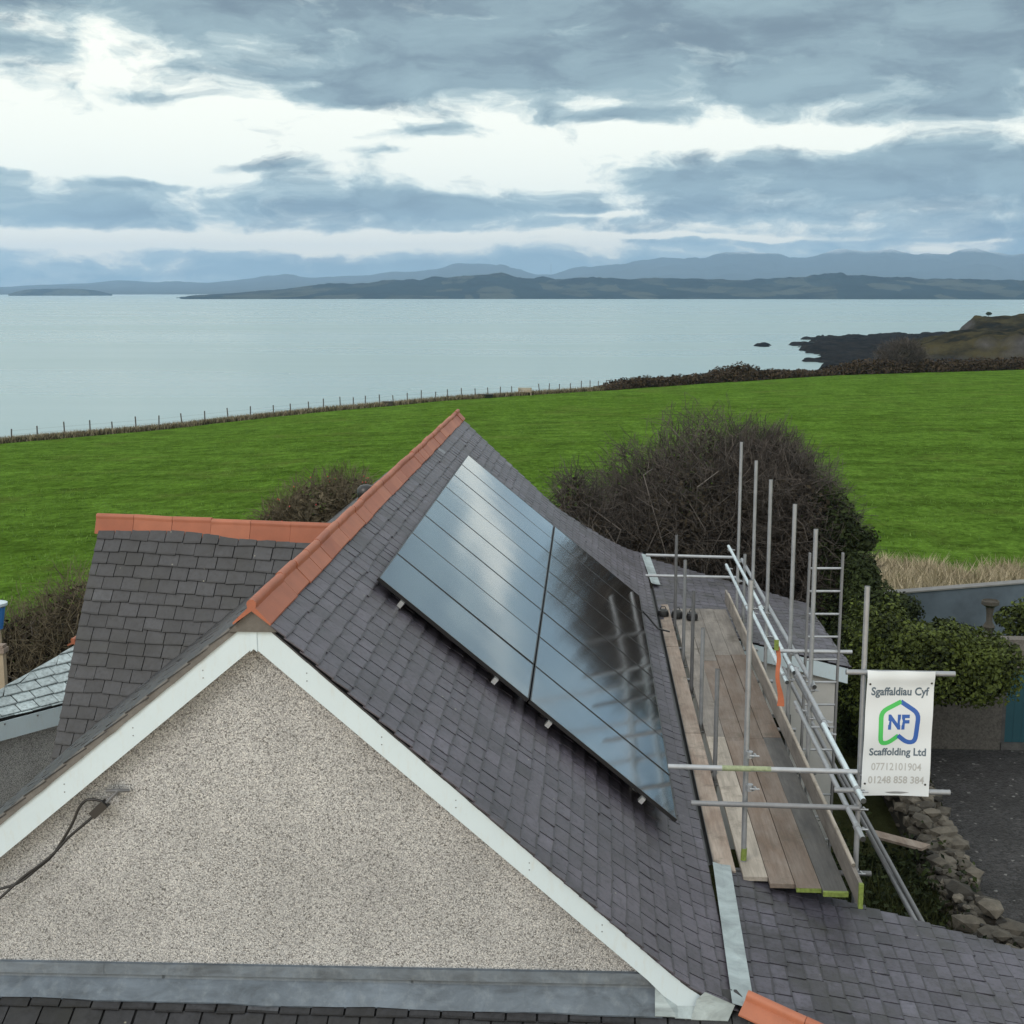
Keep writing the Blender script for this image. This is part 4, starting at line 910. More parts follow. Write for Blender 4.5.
# ------------------------------------------------------------------ vegetation
def leaf_quads(P, Nrm, size, tone, mb, bend=.25):
    n = len(P); base = len(mb.v)
    a = rng.normal(size=(n, 3)); a -= (a * Nrm).sum(1, keepdims=True) * Nrm; a /= np.linalg.norm(a, axis=1, keepdims=True) + 1e-9; b = np.cross(Nrm, a)
    s = size * rng.uniform(.6, 1.35, (n, 1)); w = s * rng.uniform(.45, .75, (n, 1))
    V = np.stack([P - a * s, P - b * w + Nrm * s * bend * .3, P + a * s, P + b * w + Nrm * s * bend], 1).reshape(-1, 3)
    mb.v += V.tolist(); mb.f += [(base + 4*i, base + 4*i+1, base + 4*i+2, base + 4*i+3) for i in range(n)]; mb.t += list(np.clip(tone, 0, 1)); mb.mi += [0] * n
def blob_points(blobs, n, shell=.55, lump=.22, lfreq=1.1, seed=0.0):
    """points in the outer shell of lumpy ellipsoids (c, r); returns points and outward normals"""
    vol = np.array([r[0]*r[1] + r[1]*r[2] + r[0]*r[2] for c, r in blobs]); k = rng.choice(len(blobs), n, p=vol/vol.sum())
    c = np.array([b[0] for b in blobs])[k]; r = np.array([b[1] for b in blobs])[k]
    d = rng.normal(size=(n, 3)); d /= np.linalg.norm(d, axis=1, keepdims=True); q = c + d * r
    l = np.array([mnoise.noise(Vector(p * lfreq) + Vector((seed, 0, 0))) + .5 * mnoise.noise(Vector(p * lfreq * 2.7)) for p in q])
    rad = (shell + (1 - shell) * rng.random(n) ** .6) * (1 + lump * l)
    return c + d * r * rad[:, None], d, l
def leafy(name, label, cat, blobs, n, size, mat, parent=None, seed=0.0, shell=.55, lump=.3, lfreq=1.1, group=None, zmin=-9.0, part=None, up=.5):
    P, d, l = blob_points(blobs, n, shell, lump, lfreq, seed); k = P[:, 2] > zmin; P, d, l = P[k], d[k], l[k]
    N = d + rng.normal(size=P.shape) * .7 + np.array([0, 0, up]); N /= np.linalg.norm(N, axis=1, keepdims=True)
    mb = MB(); leaf_quads(P, N, size, .42 + .35 * l + rng.normal(0, .22, len(P)), mb)  # tone follows the lumps: clumps painted lit, recesses painted in shade
    if parent is not None: return obj(part or name, mb, mat, parent, fix=False)
    b0 = blobs[0]; og = np.array([b0[0][0], b0[0][1], zmin]); return tag(obj(name, mb, mat, None, og, fix=False), label, cat, group)
def sticks(mb, A, B, r0, r1, tone, bend=.18):
    """many 3-sided twigs A->B with one kink"""
    n = len(A); L = np.linalg.norm(B - A, axis=1, keepdims=True); mid = (A + B) / 2 + rng.normal(size=A.shape) * L * bend
    d = (B - A) / (L + 1e-9); ref = np.where(np.abs(d[:, 2:3]) < .9, np.array([[0, 0, 1.0]]), np.array([[1.0, 0, 0]])); a = np.cross(d, ref); a /= np.linalg.norm(a, axis=1, keepdims=True) + 1e-9; b = np.cross(a, d)
    rings = []
    for p, r in ((A, r0), (mid, (r0 + r1) / 2), (B, r1)):
        r = np.asarray(r).reshape(-1, 1) if np.ndim(r) else r
        for k in range(3): th = 2*math.pi*k/3; rings.append(p + r * (a * math.cos(th) + b * math.sin(th)))
    V = np.stack(rings, 1).reshape(-1, 3); base = len(mb.v); mb.v += V.tolist(); tone = np.broadcast_to(tone, n)
    for i in range(n):
        o = base + 9 * i; t = float(tone[i])
        for s in (0, 3):
            for k in range(3): k2 = (k+1) % 3; mb.f.append((o+s+k, o+s+k2, o+s+3+k2, o+s+3+k)); mb.t.append(t); mb.mi.append(0)
def bare_bush(name, label, blobs, nstem, ntwig, base_c, base_r, parent_leaf=None, twig_len=(.35, .9), r_twig=(.008, .0035), stem_r=(.022, .009), lump=.25, seed=0.0, mat_t='twig', nfill=0, fill=None, zmin=-9.0, group=None):
    o = thing(name, label, 'bush', (base_c[0], base_c[1], zmin), group)
    P, d, l = blob_points(blobs, nstem, .75, lump, .6, seed); A = np.array([[base_c[0], base_c[1], zmin]]) + rng.normal(size=P.shape) * np.array([base_r[0], base_r[1], 0]) ; k = P[:, 2] > zmin + .3; P, A = P[k], A[k]
    mb = MB()
    mids = A + (P - A) * .5 + rng.normal(size=A.shape) * .25 + np.array([0, 0, .3])
    sticks(mb, A, mids, stem_r[0], stem_r[0] * .6, rng.uniform(.3, .7, len(A))); sticks(mb, mids, P, stem_r[0] * .6, stem_r[1], rng.uniform(.3, .8, len(A)))
    obj('branches', mb, M['bark'], o, fix=False)
    P, d, l = blob_points(blobs, ntwig, .55, lump, .6, seed); k = P[:, 2] > zmin + .2; P, d = P[k], d[k]
    dirn = d * .9 + np.array([0, 0, .30]) + rng.normal(size=P.shape) * .70; dirn /= np.linalg.norm(dirn, axis=1, keepdims=True); L = rng.uniform(*twig_len, (len(P), 1))
    mb = MB(); tn = np.clip(rng.normal(.45, .25, len(P)), 0, 1); B = P + dirn * L
    sticks(mb, P - dirn * L * .3, B, r_twig[0], r_twig[1], tn)
    S = P + dirn * L * rng.uniform(.1, .7, (len(P), 1)); sd = dirn + rng.normal(size=P.shape) * .6; sd /= np.linalg.norm(sd, axis=1, keepdims=True)
    sticks(mb, S, S + sd * L * .55, r_twig[1] * 1.1, r_twig[1] * .7, tn); obj('twigs', mb, M[mat_t], o, fix=False)
    if nfill:
        sm = [(c, tuple(np.array(r) * .86)) for c, r in blobs]; leafy('dead_leaves', None, None, sm, nfill, .06, M[fill], o, seed, .45, lump, .6, zmin=zmin, part='dead_leaves')
    return o
def bl(x, y, D, rx, ry, rz): p = onD(x, y, D); return ((p[0], p[1], p[2]), (rx, ry, rz))
# the big bare bush behind the roof
bare_bush('bare_bush', 'large rounded leafless brown bush behind the roof and scaffold poles', [bl(705, 525, 31, 2.6, 2.4, 2.25), bl(645, 552, 30.5, 1.45, 1.8, 1.75), bl(775, 535, 31, 1.8, 1.9, 2.2), bl(760, 478, 31.5, 1.2, 1.3, 1.0), bl(700, 640, 31, 3.2, 2.2, 2.6), bl(820, 590, 31, 1.1, 1.4, 1.7), bl(606, 605, 30, 1.0, 1.5, 1.8)],
          300, 30000, onD(705, 680, 31), (1.6, 1.0), nfill=42000, fill='brush', seed=3.0, twig_len=(.25, .62), r_twig=(.0075, .004), lump=.30)
bare_bush('bare_bush', 'small twiggy shoots left of the large leafless bush', [bl(572, 500, 29, .36, .4, .55), bl(590, 545, 29, .5, .5, 1.2)], 50, 1200, onD(585, 640, 29), (.4, .4), seed=5.0, twig_len=(.3, .6), nfill=700, fill='deadleaf')
b = bare_bush('berry_bush', 'small olive bush with red berries between the two terracotta ridges', [bl(318, 520, 24, .85, .9, .75), bl(350, 508, 24.2, .55, .7, .6), bl(284, 530, 24, .6, .7, .55), bl(320, 600, 24, 1.2, 1.0, 1.5)], 80, 5200, onD(320, 700, 24), (.6, .5), nfill=5200, fill='scrub', seed=8.0, twig_len=(.15, .4), r_twig=(.006, .003), mat_t='scrub')
P, d, l = blob_points([bl(318, 520, 24, .9, .95, .8), bl(350, 508, 24.2, .6, .75, .65)], 60, .97, .1); mb = MB()
for p in P: mb.lathe(p, [(.004, -.014), (.014, 0), (.004, .014)], 5)
obj('berries', mb, M['berry'], b)
leafy('evergreen_shrub', 'dark evergreen shrub hugging the right side of the large bare bush', 'shrub', [bl(838, 535, 30, .55, .8, .9), bl(846, 580, 30, .6, .7, .9), bl(825, 500, 30.3, .35, .5, .4), bl(862, 540, 30, .4, .5, .3), bl(845, 650, 29.5, 1.0, .9, 1.6)], 14000, .05, M['evergreen'], seed=11.0, shell=.3, lump=.5, lfreq=1.6)
leafy('ivy_hedge', 'broad glossy green ivy mass over the garage wall at the right', 'hedge', [bl(925, 655, 25.6, 1.35, .9, .62), bl(978, 672, 25.8, .62, .9, .58), bl(880, 640, 25.8, .75, .8, .75), bl(945, 636, 26, .8, .8, .36), bl(890, 690, 25.4, .8, .7, .9), bl(945, 685, 25.3, 1.0, .55, .35), bl(1000, 662, 25.6, .42, .6, .5)], 26000, .042, M['ivy'], seed=14.0, shell=.4, lump=.55, lfreq=1.9, zmin=-9)
leafy('ivy_hedge', 'dark green climber between the rear lean-to and the ivy covered wall', 'hedge', [bl(862, 575, 28.5, .42, .6, .5), bl(872, 600, 28, .55, .6, .45), bl(866, 700, 26.5, .7, .9, 1.7), bl(900, 610, 28, .5, .6, .35)], 15000, .042, M['evergreen'], seed=17.0, shell=.35, lump=.4, lfreq=1.5)
leafy('low_shrub', 'small green shrub at the foot of the grey garden wall at the right edge', 'shrub', [bl(1015, 618, 29, .45, .5, .28), bl(1045, 615, 29, .7, .6, .4), bl(1030, 650, 28.9, .75, .6, .8), bl(1030, 700, 28.9, .8, .6, 1.2)], 6000, .05, M['ivy'], seed=19.0, lump=.3, zmin=-9)
o = bare_bush('hedge', 'tangled dark brown hedge behind the low outbuilding at the left', [bl(35, 660, 24.5, 1.3, 1.0, .95), bl(80, 640, 24.5, .9, 1.0, 1.0), bl(-30, 680, 24.5, 1.2, 1.0, .9), bl(20, 740, 24, 2.2, 1.0, 1.6), bl(110, 640, 24.8, .9, 1.0, .9)], 160, 7000, onD(30, 760, 24.5), (2.0, .6), nfill=12000, fill='brush', seed=21.0, twig_len=(.2, .55), r_twig=(.007, .003), mat_t='scrub'); o['category'] = 'hedge'
# undergrowth beside the stone wall
mb = MB(); n = 16000; X = rng.uniform(2.6, 5.6, n); Y = rng.uniform(11.8, 20.5, n); z = -9 + np.abs(rng.normal(0, .30, n)) + .25 * np.array([max(0, mnoise.noise(Vector((x * .9, y * .9, 0)))) for x, y in zip(X, Y)])
N = rng.normal(size=(n, 3)) + np.array([0, -.3, .9]); N /= np.linalg.norm(N, axis=1, keepdims=True)
leaf_quads(np.stack([X, Y, z], 1), N, .045, rng.normal(.35, .25, n), mb); tag(obj('undergrowth', mb, M['evergreen'], None, (4.2, 16, -9), fix=False), 'dark green weeds growing between the scaffold and the stone wall', 'weeds', kind='stuff')
def blades(name, label, P, h, mat, w=.03, lean=.35, tone=.5, sd=.25):
    n = len(P); a = rng.uniform(0, 2*math.pi, n); s = np.stack([np.cos(a), np.sin(a), np.zeros(n)], 1); H = h * rng.uniform(.5, 1.3, (n, 1)); W = w * rng.uniform(.6, 1.3, (n, 1))
    tip = P + np.array([0, 0, 1.0]) * H + rng.normal(size=(n, 3)) * np.array([1, 1, 0]) * H * lean; V = np.stack([P - s * W, P + s * W, tip], 1).reshape(-1, 3)
    mb = MB(); mb.v = V.tolist(); mb.f = [(3*i, 3*i+1, 3*i+2) for i in range(n)]; mb.t = list(np.clip(rng.normal(tone, sd, n), 0, 1)); mb.mi = [0] * n
    return tag(obj(name, mb, mat, None, P.mean(0), fix=False), label, 'grass', kind='stuff')
def scatter_px(n, xr, Dr, dz=0.0):
    out = []
    for _ in range(n):
        x = rng.uniform(*xr); D = rng.uniform(*Dr) if not callable(Dr) else Dr(x); X, Y = ptX(x, D); out.append((X, Y, ground_z(X, Y) + dz))
    return np.array(out)
Pw = np.stack([rng.uniform(2.7, 5.2, 9000), rng.uniform(11.8, 19, 9000), np.full(9000, -8.95)], 1); blades('weed_grass', 'tall dull green grass among the weeds beside the scaffold poles', Pw, .55, M['weedgrass'], .012, .4, .4, .3)
# rough dry grass above the grey wall, and along the cliff-top fence
Pg = scatter_px(26000, (872, 1120), (36.8, 46.5)); keep = np.array([mnoise.noise(Vector((p[0]*.6, p[1]*.5, 1))) > -.08 + .3 * rng.normal() for p in Pg]); blades('rough_grass', 'dry straw-coloured rough grass above the grey garden wall', Pg[keep], .48, M['roughgrass'], .018, .5, .45, .4)
Pg = scatter_px(6000, (868, 1120), (36.8, 42.5)); blades('green_grass', 'green tufts among the dry grass above the grey garden wall', Pg, .20, M['greengrass'], .02)
edge_f = lambda x: edge_D(x) + abs(rng.normal(0, 1.3)) - .8
blades('cliff_grass', 'rough brown grass strip under the cliff-top fence', scatter_px(16000, (-120, 640), edge_f), .55, M['roughgrass'], .05, .4, .25, .25)
blades('cliff_scrub', 'dark scrub strip under the cliff-top fence', scatter_px(9000, (-120, 640), edge_f), .50, M['scrub'], .07, .4, .3, .25)
# short grass tufts over the nearer field, giving it a real nap
def tuft_D(x): return 37 + (edge_D(x) - 38) * rng.random() ** 1.6
Pg = scatter_px(45000, (-60, 1090), tuft_D); nz = np.array([fbm(p[0]*.16, p[1]*.2, 4, 4) for p in Pg]); Pg = Pg[nz + rng.normal(0, .25, len(nz)) > -.05]
blades('field_grass', 'short green grass tufts across the coastal field', Pg, .12, M['greengrass'], .02, .5, .5, .35)
# hedges on the far field boundary
def far_hedge(label, xs, heights, seed, mat, wid=1.4, n=12000, size=.19, dD=0.0):
    blobs = []
    for x, h in zip(xs, heights):
        D = edge_D(x) + dD; X, Y = ptX(x, D); blobs.append(((X, Y, ground_z(X, Y) + h * .2), (wid * 1.6, wid, h * .55)))
    zb = min(b[0][2] for b in blobs) - 1.5
    return leafy('field_hedge', label, 'hedge', blobs, n, size, M[mat], seed=seed, shell=.25, lump=.35, lfreq=.5, zmin=zb, group='hedges along the far field edge')
far_hedge('brown bramble bank where the cliff-top fence ends', [608, 620, 632, 645, 658, 670, 682, 694, 706, 716], [1.0, 1.5, 1.9, 2.1, 2.0, 1.9, 1.9, 1.8, 1.8, 1.8], 31, 'hedgefar')
far_hedge('dark rounded bush clump in the middle of the far field edge', [724, 733, 742, 751], [2.7, 3.2, 3.3, 2.8], 33, 'hedgefar', 1.6, 8000)
far_hedge('low thin brown hedge between the dark clump and the right-hand hedge', [762, 775, 788, 801, 814, 826], [2.0, 2.0, 1.8, 1.5, 1.3, 1.3], 35, 'hedgefar', 1.3, 9000)
far_hedge('long olive hedge at the right below the rocky headland', list(range(838, 1110, 12)), [2.0, 2.6, 2.8, 3.0, 3.0, 2.7, 2.8, 2.7, 2.7, 2.8, 2.6, 2.7, 2.8, 2.6, 2.6, 2.6, 2.7, 2.6, 2.6, 2.6, 2.6, 2.6, 2.6], 37, 'hedgefar', 1.6, 24000)
o = bare_bush('bare_bush', 'wispy leafless bush standing above the long field hedge', [(lambda X, Y: ((X, Y, ground_z(X, Y) + 2.4), (3.4, 2.0, 2.2)))(*ptX(905, edge_D(905) + 2))], 60, 1500, (*ptX(905, edge_D(905) + 2), 0), (1.2, .8), seed=39, twig_len=(.7, 1.7), r_twig=(.035, .015), stem_r=(.08, .03), zmin=ground_z(*ptX(905, edge_D(905) + 2)))
# lone tree on the headland
X, Y = ptX(990, 755); zt = SEA + shore_h(990, 755) - .3
tr = thing('tree', 'tiny lone tree on top of the distant rocky headland', 'tree', (X, Y, zt)); mb = MB(); mb.tube([(X, Y, zt), (X + .2, Y, zt + 1.8)], [.22, .12], 6); obj('trunk', mb, M['bark'], tr)
leafy('crown', None, None, [((X, Y, zt + 2.3), (1.5, 1.4, .8))], 300, .35, M['evergreen'], tr, 41, zmin=zt, part='crown')

# ------------------------------------------------------------------ field fence and small things on the cliff top
fence = thing('field_fence', 'line of thin wooden posts along the cliff edge of the green field', 'fence', (*ptX(300, edge_D(300)), edge_z(300)))
posts = [2, 29, 57, 83, 106, 130, 153, 177, 200, 224, 246.5, 270, 287.5, 306, 321, 338, 351, 363, 378, 392, 406, 420, 434, 447, 461, 475, 488, 500, 512, 540, 549, 560, 571, 582, 591, 599, 607]
mb = None; prev = None; W = MB()
for i, x in enumerate(posts):
    X, Y = ptX(x, edge_D(x) + .3); z = ground_z(X, Y); h = rng.uniform(1.15, 1.5); lx = rng.normal(0, .05)
    m_ = MB(); m_.tube([(X, Y, z - .2), (X + lx, Y, z + h)], .065, 6); obj('post', m_, M['post'], fence)
    q = np.array([X + lx * .8, Y, z + 1.05])
    if prev is not None:
        for dz in (0, -.35): W.tube([prev + [0, 0, dz], q + [0, 0, dz]], .006, 3)
    prev = q
obj('wire', W, M['post'], fence)
def crate(name, label, cat, x, w, h, dpt, mat, slats):
    X, Y = ptX(x, edge_D(x) - .5); z = ground_z(X, Y); o = thing(name, label, cat, (X, Y, z))
    if slats:
        for s in (-1, 1):
            m_ = MB(); m_.box(X + s * w * .45 - .06, X + s * w * .45 + .06, Y - dpt / 2, Y + dpt / 2, z - .1, z + h); obj('leg', m_, mat, o)
        m_ = MB()
        m_.box(X - w/2, X + w/2, Y - dpt/2, Y + dpt/2, z + h * .42, z + h * .50, .7); obj('seat', m_, mat, o); m_ = MB()
        for k in range(3): m_.box(X - w/2, X + w/2, Y + dpt/2 + .002, Y + dpt/2 + .05, z + h * (.56 + .15 * k), z + h * (.68 + .15 * k), .6)
        obj('backrest', m_, mat, o)
    else:
        m_ = MB(); m_.hexa([(X - w/2 * .85, Y - dpt/2 * .8, z), (X + w/2 * .85, Y - dpt/2 * .8, z), (X + w/2 * .85, Y + dpt/2 * .8, z), (X - w/2 * .85, Y + dpt/2 * .8, z), (X - w/2, Y - dpt/2, z + h), (X + w/2, Y - dpt/2, z + h), (X + w/2, Y + dpt/2, z + h), (X - w/2, Y + dpt/2, z + h)]); obj('basin', m_, mat, o)
        m_ = MB(); m_.box(X - w/2 - .04, X + w/2 + .04, Y - dpt/2 - .04, Y + dpt/2 + .04, z + h + .001, z + h + .05); obj('rim', m_, mat, o)
crate('bench', 'pale wooden bench on the cliff top facing the sea', 'bench', 525, 1.7, .95, .5, M['post_pale'], True)
crate('trough', 'black water trough beside the cliff-top fence', 'trough', 485, 1.9, .45, .7, M['black'], False)
crate('trough', 'grey stone trough by the cliff-top fence, left of the black one', 'trough', 386, 1.2, .5, .6, M['concrete'], False)

# ------------------------------------------------------------------ walls and things in the yard
gw = thing('garden_wall', 'long grey blue painted garden wall below the rough grass', 'wall', onD(950, 615, 35.5))
a, b_ = onD(868, 596, 35.0), onD(1130, 575, 36.6); at = a[2]; mb = MB(); nrm = np.array([0, .25, 0])
mb.prism([a, b_, (b_[0], b_[1], -9.2), (a[0], a[1], -9.2)], nrm); obj('wall', mb, M['wall_grey'], gw)
mb = MB(); up = np.array([0, 0, .002]); mb.prism([a + up + [0, -.04, 0], b_ + up + [0, -.04, 0], b_ + up + [0, .30, 0], a + up + [0, .30, 0]], (0, 0, .035)); obj('coping', mb, M['concrete_pale'], gw)
gar = thing('garage', 'low pebbledash garage wall with a teal door under the ivy at the right', 'garage', (7.6, 26.2, -9.0))
mb = MB(); mb.box(5.6, 8.24, 26.15, 26.45, -9, -6.75); mb.box(8.24, 9.82, 26.15, 26.45, -7.32, -6.75); mb.box(9.82, 11.5, 26.15, 26.45, -9, -6.75); obj('wall', mb, M['pebble_dark'], gar)
dr = MB()
for k in range(9): dr.box(8.32 + k * .162, 8.32 + k * .162 + .158, 26.2, 26.24, -8.85, -7.38)
door = obj('door', dr, M['teal'], gar)
mb = MB(); mb.box(8.245, 8.315, 26.17, 26.28, -8.85, -7.325); mb.box(9.785, 9.818, 26.17, 26.28, -8.85, -7.325); mb.box(8.245, 9.818, 26.12, 26.40, -8.99, -8.855); obj('door_frame', mb, M['wood_dark'], gar)
# bird bath
p = onD(990.5, 600, 32.0); bb = thing('bird_bath', 'mossy stone bird bath in front of the grey garden wall', 'bird bath', (p[0], p[1], -9.0))
mb = MB(); q = (p[0], p[1], -9.0); T = p[2] + 9.0
mb.lathe(q, [(.16, 0), (.16, .1), (.12, .16), (.09, T - .75), (.14, T - .62), (.07, T - .5), (.075, T - .3), (.10, T - .16)], 16); obj('pedestal', mb, M['concrete'], bb, smooth='auto')
mb = MB(); mb.lathe(q, [(.10, T - .158), (.20, T - .10), (.195, T - .02), (.175, T - .005), (.16, T - .05), (.02, T - .08)], 18); obj('bowl', mb, M['concrete'], bb, smooth='auto')
# rubble stone wall beside the drive
sw = MB(); n = 1000
for i in range(n):
    t = rng.random(); Y = 15.2 + 8.6 * t; X = 5.30 + .33 * t + .05 * math.sin(Y * 1.3) + rng.uniform(-.25, .25); H = .72 + .12 * math.sin(Y * .9) + .05 * rng.normal()
    z = -9 + H * (rng.random() ** .45); s = (.045 + .12 * rng.random() ** 1.8) * np.array([rng.uniform(.8, 1.6), rng.uniform(.8, 1.6), rng.uniform(.45, .8)]); rot = rng.uniform(0, math.pi); bmv = bmesh.new(); bmesh.ops.create_icosphere(bmv, subdivisions=1, radius=1.0)
    base = len(sw.v); tn = float(np.clip(rng.normal(.5, .3), 0, 1))
    for v in bmv.verts:
        c = np.array(v.co) * (1 + rng.normal(0, .15)); c = np.sign(c) * np.abs(c) ** .8 * s; ca, sa = math.cos(rot), math.sin(rot); sw.v.append((X + c[0]*ca - c[1]*sa, Y + c[0]*sa + c[1]*ca, z + c[2]))
    for f in bmv.faces: sw.face(tuple(base + v.index for v in f.verts), tn)
    bmv.free()
for k in range(40):
    Y = 15.3 + k * .21; xc = 5.30 + .33 * (Y - 15.2) / 8.6; sw.box(xc - .24, xc + .24, Y, Y + .205, -9, -8.5 + .06 * math.sin(k), .1)
tag(obj('stone_wall', sw, M['stone'], None, (5.4, 19, -9)), 'rough rubble stone wall between the weeds and the dark drive', 'wall')
a, b_ = onY(869, 834, 20.0), onY(926, 849, 19.3); zc = (a[2] + b_[2]) / 2; a[2] += .0; b_[2] -= .0
pl = thing('plank', 'short loose reddish plank lying in the weeds near the stone wall below the banner', 'plank', ((a[0] + b_[0]) / 2, (a[1] + b_[1]) / 2, -9.0))
mb = MB(); d = b_ - a; s = np.cross(d, [0, 0, 1]); s = s / np.linalg.norm(s) * .115; mb.prism([a - s, b_ - s, b_ + s, a + s], (0, 0, .04)); obj('board', mb, M['wood_orange'], pl)
# timber post and blue tub at the left edge
p = onD(1.0, 650, 19.5); po = thing('gate_post', 'pale timber post with a flat cap at the left edge in front of the hedge', 'post', (p[0], p[1], -9.0))
mb = MB(); mb.box(p[0] - .06, p[0] + .045, p[1] - .05, p[1] + .05, -9, p[2] - .03); obj('shaft', mb, M['post_pale'], po)
mb = MB(); mb.box(p[0] - .10, p[0] + .075, p[1] - .085, p[1] + .085, p[2] - .028, p[2] + .035); mb.box(p[0] - .08, p[0] + .055, p[1] - .065, p[1] + .065, p[2] + .036, p[2] + .08); obj('cap', mb, M['wood_orange'], po)
p = onD(-4, 613, 22.0); tb = thing('tub', 'blue tub with a white rim on a stand at the left edge above the hedge', 'tub', (p[0], p[1], -9.0))
mb = MB(); mb.lathe((p[0], p[1], p[2] - .25), [(.09, 0), (.145, .36)], 20); obj('body', mb, M['blue'], tb, smooth='auto')
mb = MB(); mb.lathe((p[0], p[1], p[2] + .105), [(.155, 0), (.18, .02), (.18, .06), (.15, .07)], 20); obj('rim', mb, M['white'], tb, smooth='auto')
mb = MB(); mb.tube([(p[0], p[1], -9), (p[0], p[1], p[2] - .252)], .06, 10); obj('stand', mb, M['post_pale'], tb)
# ------------------------------------------------------------------ camera, air, sky, sun
cam = bpy.data.cameras.new('camera'); co = bpy.data.objects.new('camera', cam); C.objects.link(co)
cam.sensor_width = 36; cam.lens = F * 36 / 1024; cam.clip_start = 0.1; cam.clip_end = 90000
co.location = (0, 0, CAM_Z); co.rotation_euler = (math.pi / 2 - PITCH, 0, YAW); bpy.context.scene.camera = co
HAZE = 6.8e-5
if HAZE:
    mb = MB(); mb.box(-30000, 30000, -3000, 19500, SEA - 6, 640)
    hm = bpy.data.materials.new('haze'); hm.use_nodes = True; t = NT(hm.node_tree); t.n.remove(t.n['Principled BSDF'])
    v = t.node('ShaderNodeVolumePrincipled'); v.inputs['Color'].default_value = (.45, .67, .93, 1); v.inputs['Density'].default_value = HAZE; v.inputs['Anisotropy'].default_value = .2
    t.l.new(v.outputs[0], t.n['Material Output'].inputs['Volume'])
    h = obj('haze', mb, hm, None); h['kind'] = 'stuff'
SUN_EL, SUN_AZ = R(38), R(215)          # azimuth clockwise from +Y (behind the camera, to the left)
w = bpy.data.worlds.new('World'); bpy.context.scene.world = w; w.use_nodes = True; t = NT(w.node_tree)
bg = t.n['Background']; sky = t.node('ShaderNodeTexSky', sky_type='NISHITA'); sky.sun_disc = False; sky.sun_elevation = SUN_EL; sky.sun_rotation = SUN_AZ
STR = 0.10
G = t.node('ShaderNodeTexCoord').outputs['Generated']; s = t.node('ShaderNodeSeparateXYZ'); t.put(s.inputs[0], G)
az = t.math('ARCTAN2', s.outputs[0], s.outputs[1]); el = t.math('ARCTAN2', s.outputs[2], t.math('SQRT', t.math('ADD', t.math('POWER', s.outputs[0], 2), t.math('POWER', s.outputs[1], 2))))
U0 = t.math('MULTIPLY_ADD', az, 13.68, YAW * 13.68 + 5.12)         # bearing, in units of 0.073 rad; 0..10 spans the view
V0 = t.math('MULTIPLY', el, 13.68)                                  # elevation in the same unit
cmb = t.node('ShaderNodeCombineXYZ'); t.put(cmb.inputs[0], U0); t.put(cmb.inputs[1], t.math('MULTIPLY', V0, 2.2)); UV = cmb.outputs[0]
wn_ = t.node('ShaderNodeTexNoise'); t.put(wn_.inputs['Vector'], UV); wn_.inputs['Scale'].default_value = .8; wn_.inputs['Detail'].default_value = 5
ws = t.node('ShaderNodeSeparateColor'); t.put(ws.inputs[0], wn_.outputs['Color'])
U = t.math('ADD', U0, t.math('MULTIPLY_ADD', ws.outputs[0], 1.5, -.75)); V = t.math('ADD', V0, t.math('MULTIPLY_ADD', ws.outputs[1], .34, -.17))
def blob(cx, cy, rx, ry, amp, hard=1.0):   # cloud bank centred on a bearing and elevation (image-like units / 100)
    a = t.math('POWER', t.math('MULTIPLY', t.math('SUBTRACT', U, cx), 1 / rx), 2.0); b = t.math('POWER', t.math('MULTIPLY', t.math('SUBTRACT', V, 2.9 - cy), 1 / ry), 2.0)
    return t.math('MULTIPLY', t.math('EXPONENT', t.math('MULTIPLY', t.math('ADD', a, b), -1.0)), amp)
banks = [(6.4, .0, 6.2, .72, 1.3), (3.3, .82, 1.5, .22, .55), (5.6, .95, 1.2, .25, .6), (9.0, .45, 2.8, .55, .75), (8.2, 2.15, 2.4, .12, .7), (1.4, .30, 2.0, .40, .55), (10.4, 1.0, 2.6, .42, 1.0), (8.4, 1.84, 2.7, .30, 1.25), (11.5, 1.95, 2.0, .45, .9), (.8, 2.17, 2.4, .25, 1.05), (3.6, 2.07, 1.25, .13, .95), (5.0, 2.18, 1.7, .20, .8),
         (5.1, 2.80, 14., .27, 1.25), (4.4, .72, 1.5, .28, .8), (4.25, 1.36, .6, .10, 1.0), (2.7, 1.70, .55, .06, 1.0), (3.95, 1.59, .4, .05, .8), (1.5, 1.90, .9, .05, .8), (.1, 1.83, .5, .05, .9), (3.4, 1.05, .9, .10, .7), (6.05, 1.24, .7, .07, .9), (2.0, 1.08, .5, .06, .6), (.45, .75, .9, .13, .55), (6.2, 1.25, .6, .07, .4), (7.2, .95, .9, .25, .55), (7.6, 2.40, 3.4, .08, .55), (10.3, 2.3, 1.5, .10, .6), (3.9, .95, .8, .12, .45)]
gaps = [(2.0, 1.48, 3.0, .34, -.36), (5.4, 1.55, 1.3, .30, -.40), (8.7, 1.43, 1.5, .10, -.9), (2.2, 2.43, 3.2, .07, -1.5), (7.1, 2.37, 1.5, .032, -1.1), (1.8, .62, 1.0, .20, -.4), (10.1, .1, .35, .16, -.8), (5.9, 2.16, .6, .035, -1.0), (9.6, 2.44, .5, .02, -.5), (12.9, 2.1, 1.6, .5, -1.0)]  # last gap lies out of view, added to brighten the panel reflections
D = None
for b in banks + gaps:
    o = blob(*b); D = o if D is None else t.math('ADD', D, o)
cm2 = t.node('ShaderNodeCombineXYZ'); t.put(cm2.inputs[0], U); t.put(cm2.inputs[1], t.math('MULTIPLY', V, 2.4))
fine = t.noise(cm2.outputs[0], 1.25, 12, .60); soft = t.noise(UV, .55, 4, .5); midn = t.noise(t.map(cm2.outputs[0], (.9, 1.3, 1), loc=(11, 2, 0)), .6, 10, .55)
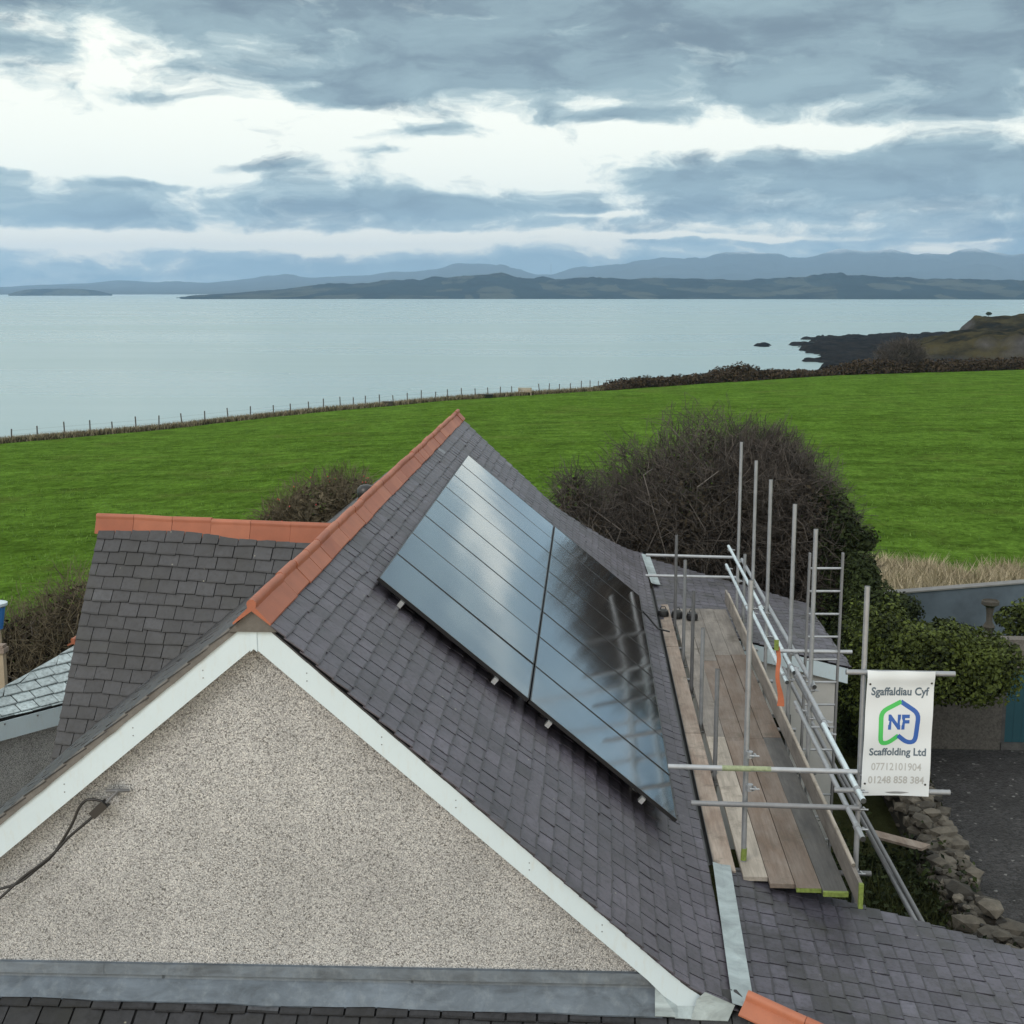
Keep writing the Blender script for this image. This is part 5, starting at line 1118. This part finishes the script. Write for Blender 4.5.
hi = t.ramp(t.math('DIVIDE', V0, 22), [(.13, 0), (.24, 1)])         # above the frame: broken overcast
D = t.math('ADD', D, t.math('MULTIPLY', hi, t.math('MULTIPLY_ADD', soft, 1.8, -.45)))
D = t.math('ADD', t.math('MULTIPLY', D, .85), t.math('ADD', t.math('MULTIPLY_ADD', fine, 2.6, -1.3), t.math('MULTIPLY_ADD', midn, 1.6, -.72)))
cover = t.ramp(D, [(.16, 0), (.34, .30), (.60, .85), (.95, 1)]); thick = t.ramp(D, [(.40, 0), (1.25, 1)])
lowf = t.ramp(V0, [(.0, 1), (.9, 0)])
bright = t.mix(lowf, col((9.5, 9.35, 8.1)), col((14.0, 11.6, 8.4)))
cloud = t.mix(thick, col((3.6, 4.9, 5.1)), col((1.60, 2.12, 2.50)))
shade = t.noise(t.map(cm2.outputs[0], (.8, 1.1, 1), loc=(3, 7, 0)), .8, 10, .60)
cloud = t.mix(t.ramp(shade, [(.38, 0), (.64, .75)]), cloud, col((2.9, 3.85, 4.1))); cloud = t.mix(t.ramp(shade, [(.34, .85), (.52, 0)]), cloud, col((1.35, 1.76, 2.10)))
cloud = t.mix(t.math('MULTIPLY', lowf, .55), cloud, col((2.3, 3.4, 4.1)))
cloud = t.mix(hi, cloud, col((7.6, 8.3, 8.7)))
gapc = t.mix(.10, bright, sky.outputs[0])
t.put(bg.inputs[0], t.mix(cover, gapc, cloud)); bg.inputs[1].default_value = STR
sl = bpy.data.lights.new('sun', 'SUN'); sl.energy = 1.2; sl.angle = R(25); sl.color = (1.0, .95, .88); so = bpy.data.objects.new('sun', sl); C.objects.link(so)
sd = Vector((math.sin(SUN_AZ) * math.cos(SUN_EL), math.cos(SUN_AZ) * math.cos(SUN_EL), math.sin(SUN_EL))); so.rotation_euler = sd.to_track_quat('Z', 'Y').to_euler(); so.location = (0, -20, 60)
sc = bpy.context.scene; vs = sc.view_settings; vs.view_transform = 'Standard'; vs.look = 'None'; vs.exposure = 0.42; vs.gamma = 1.0; vs.use_curve_mapping = False
sc.cycles.volume_bounces = 1
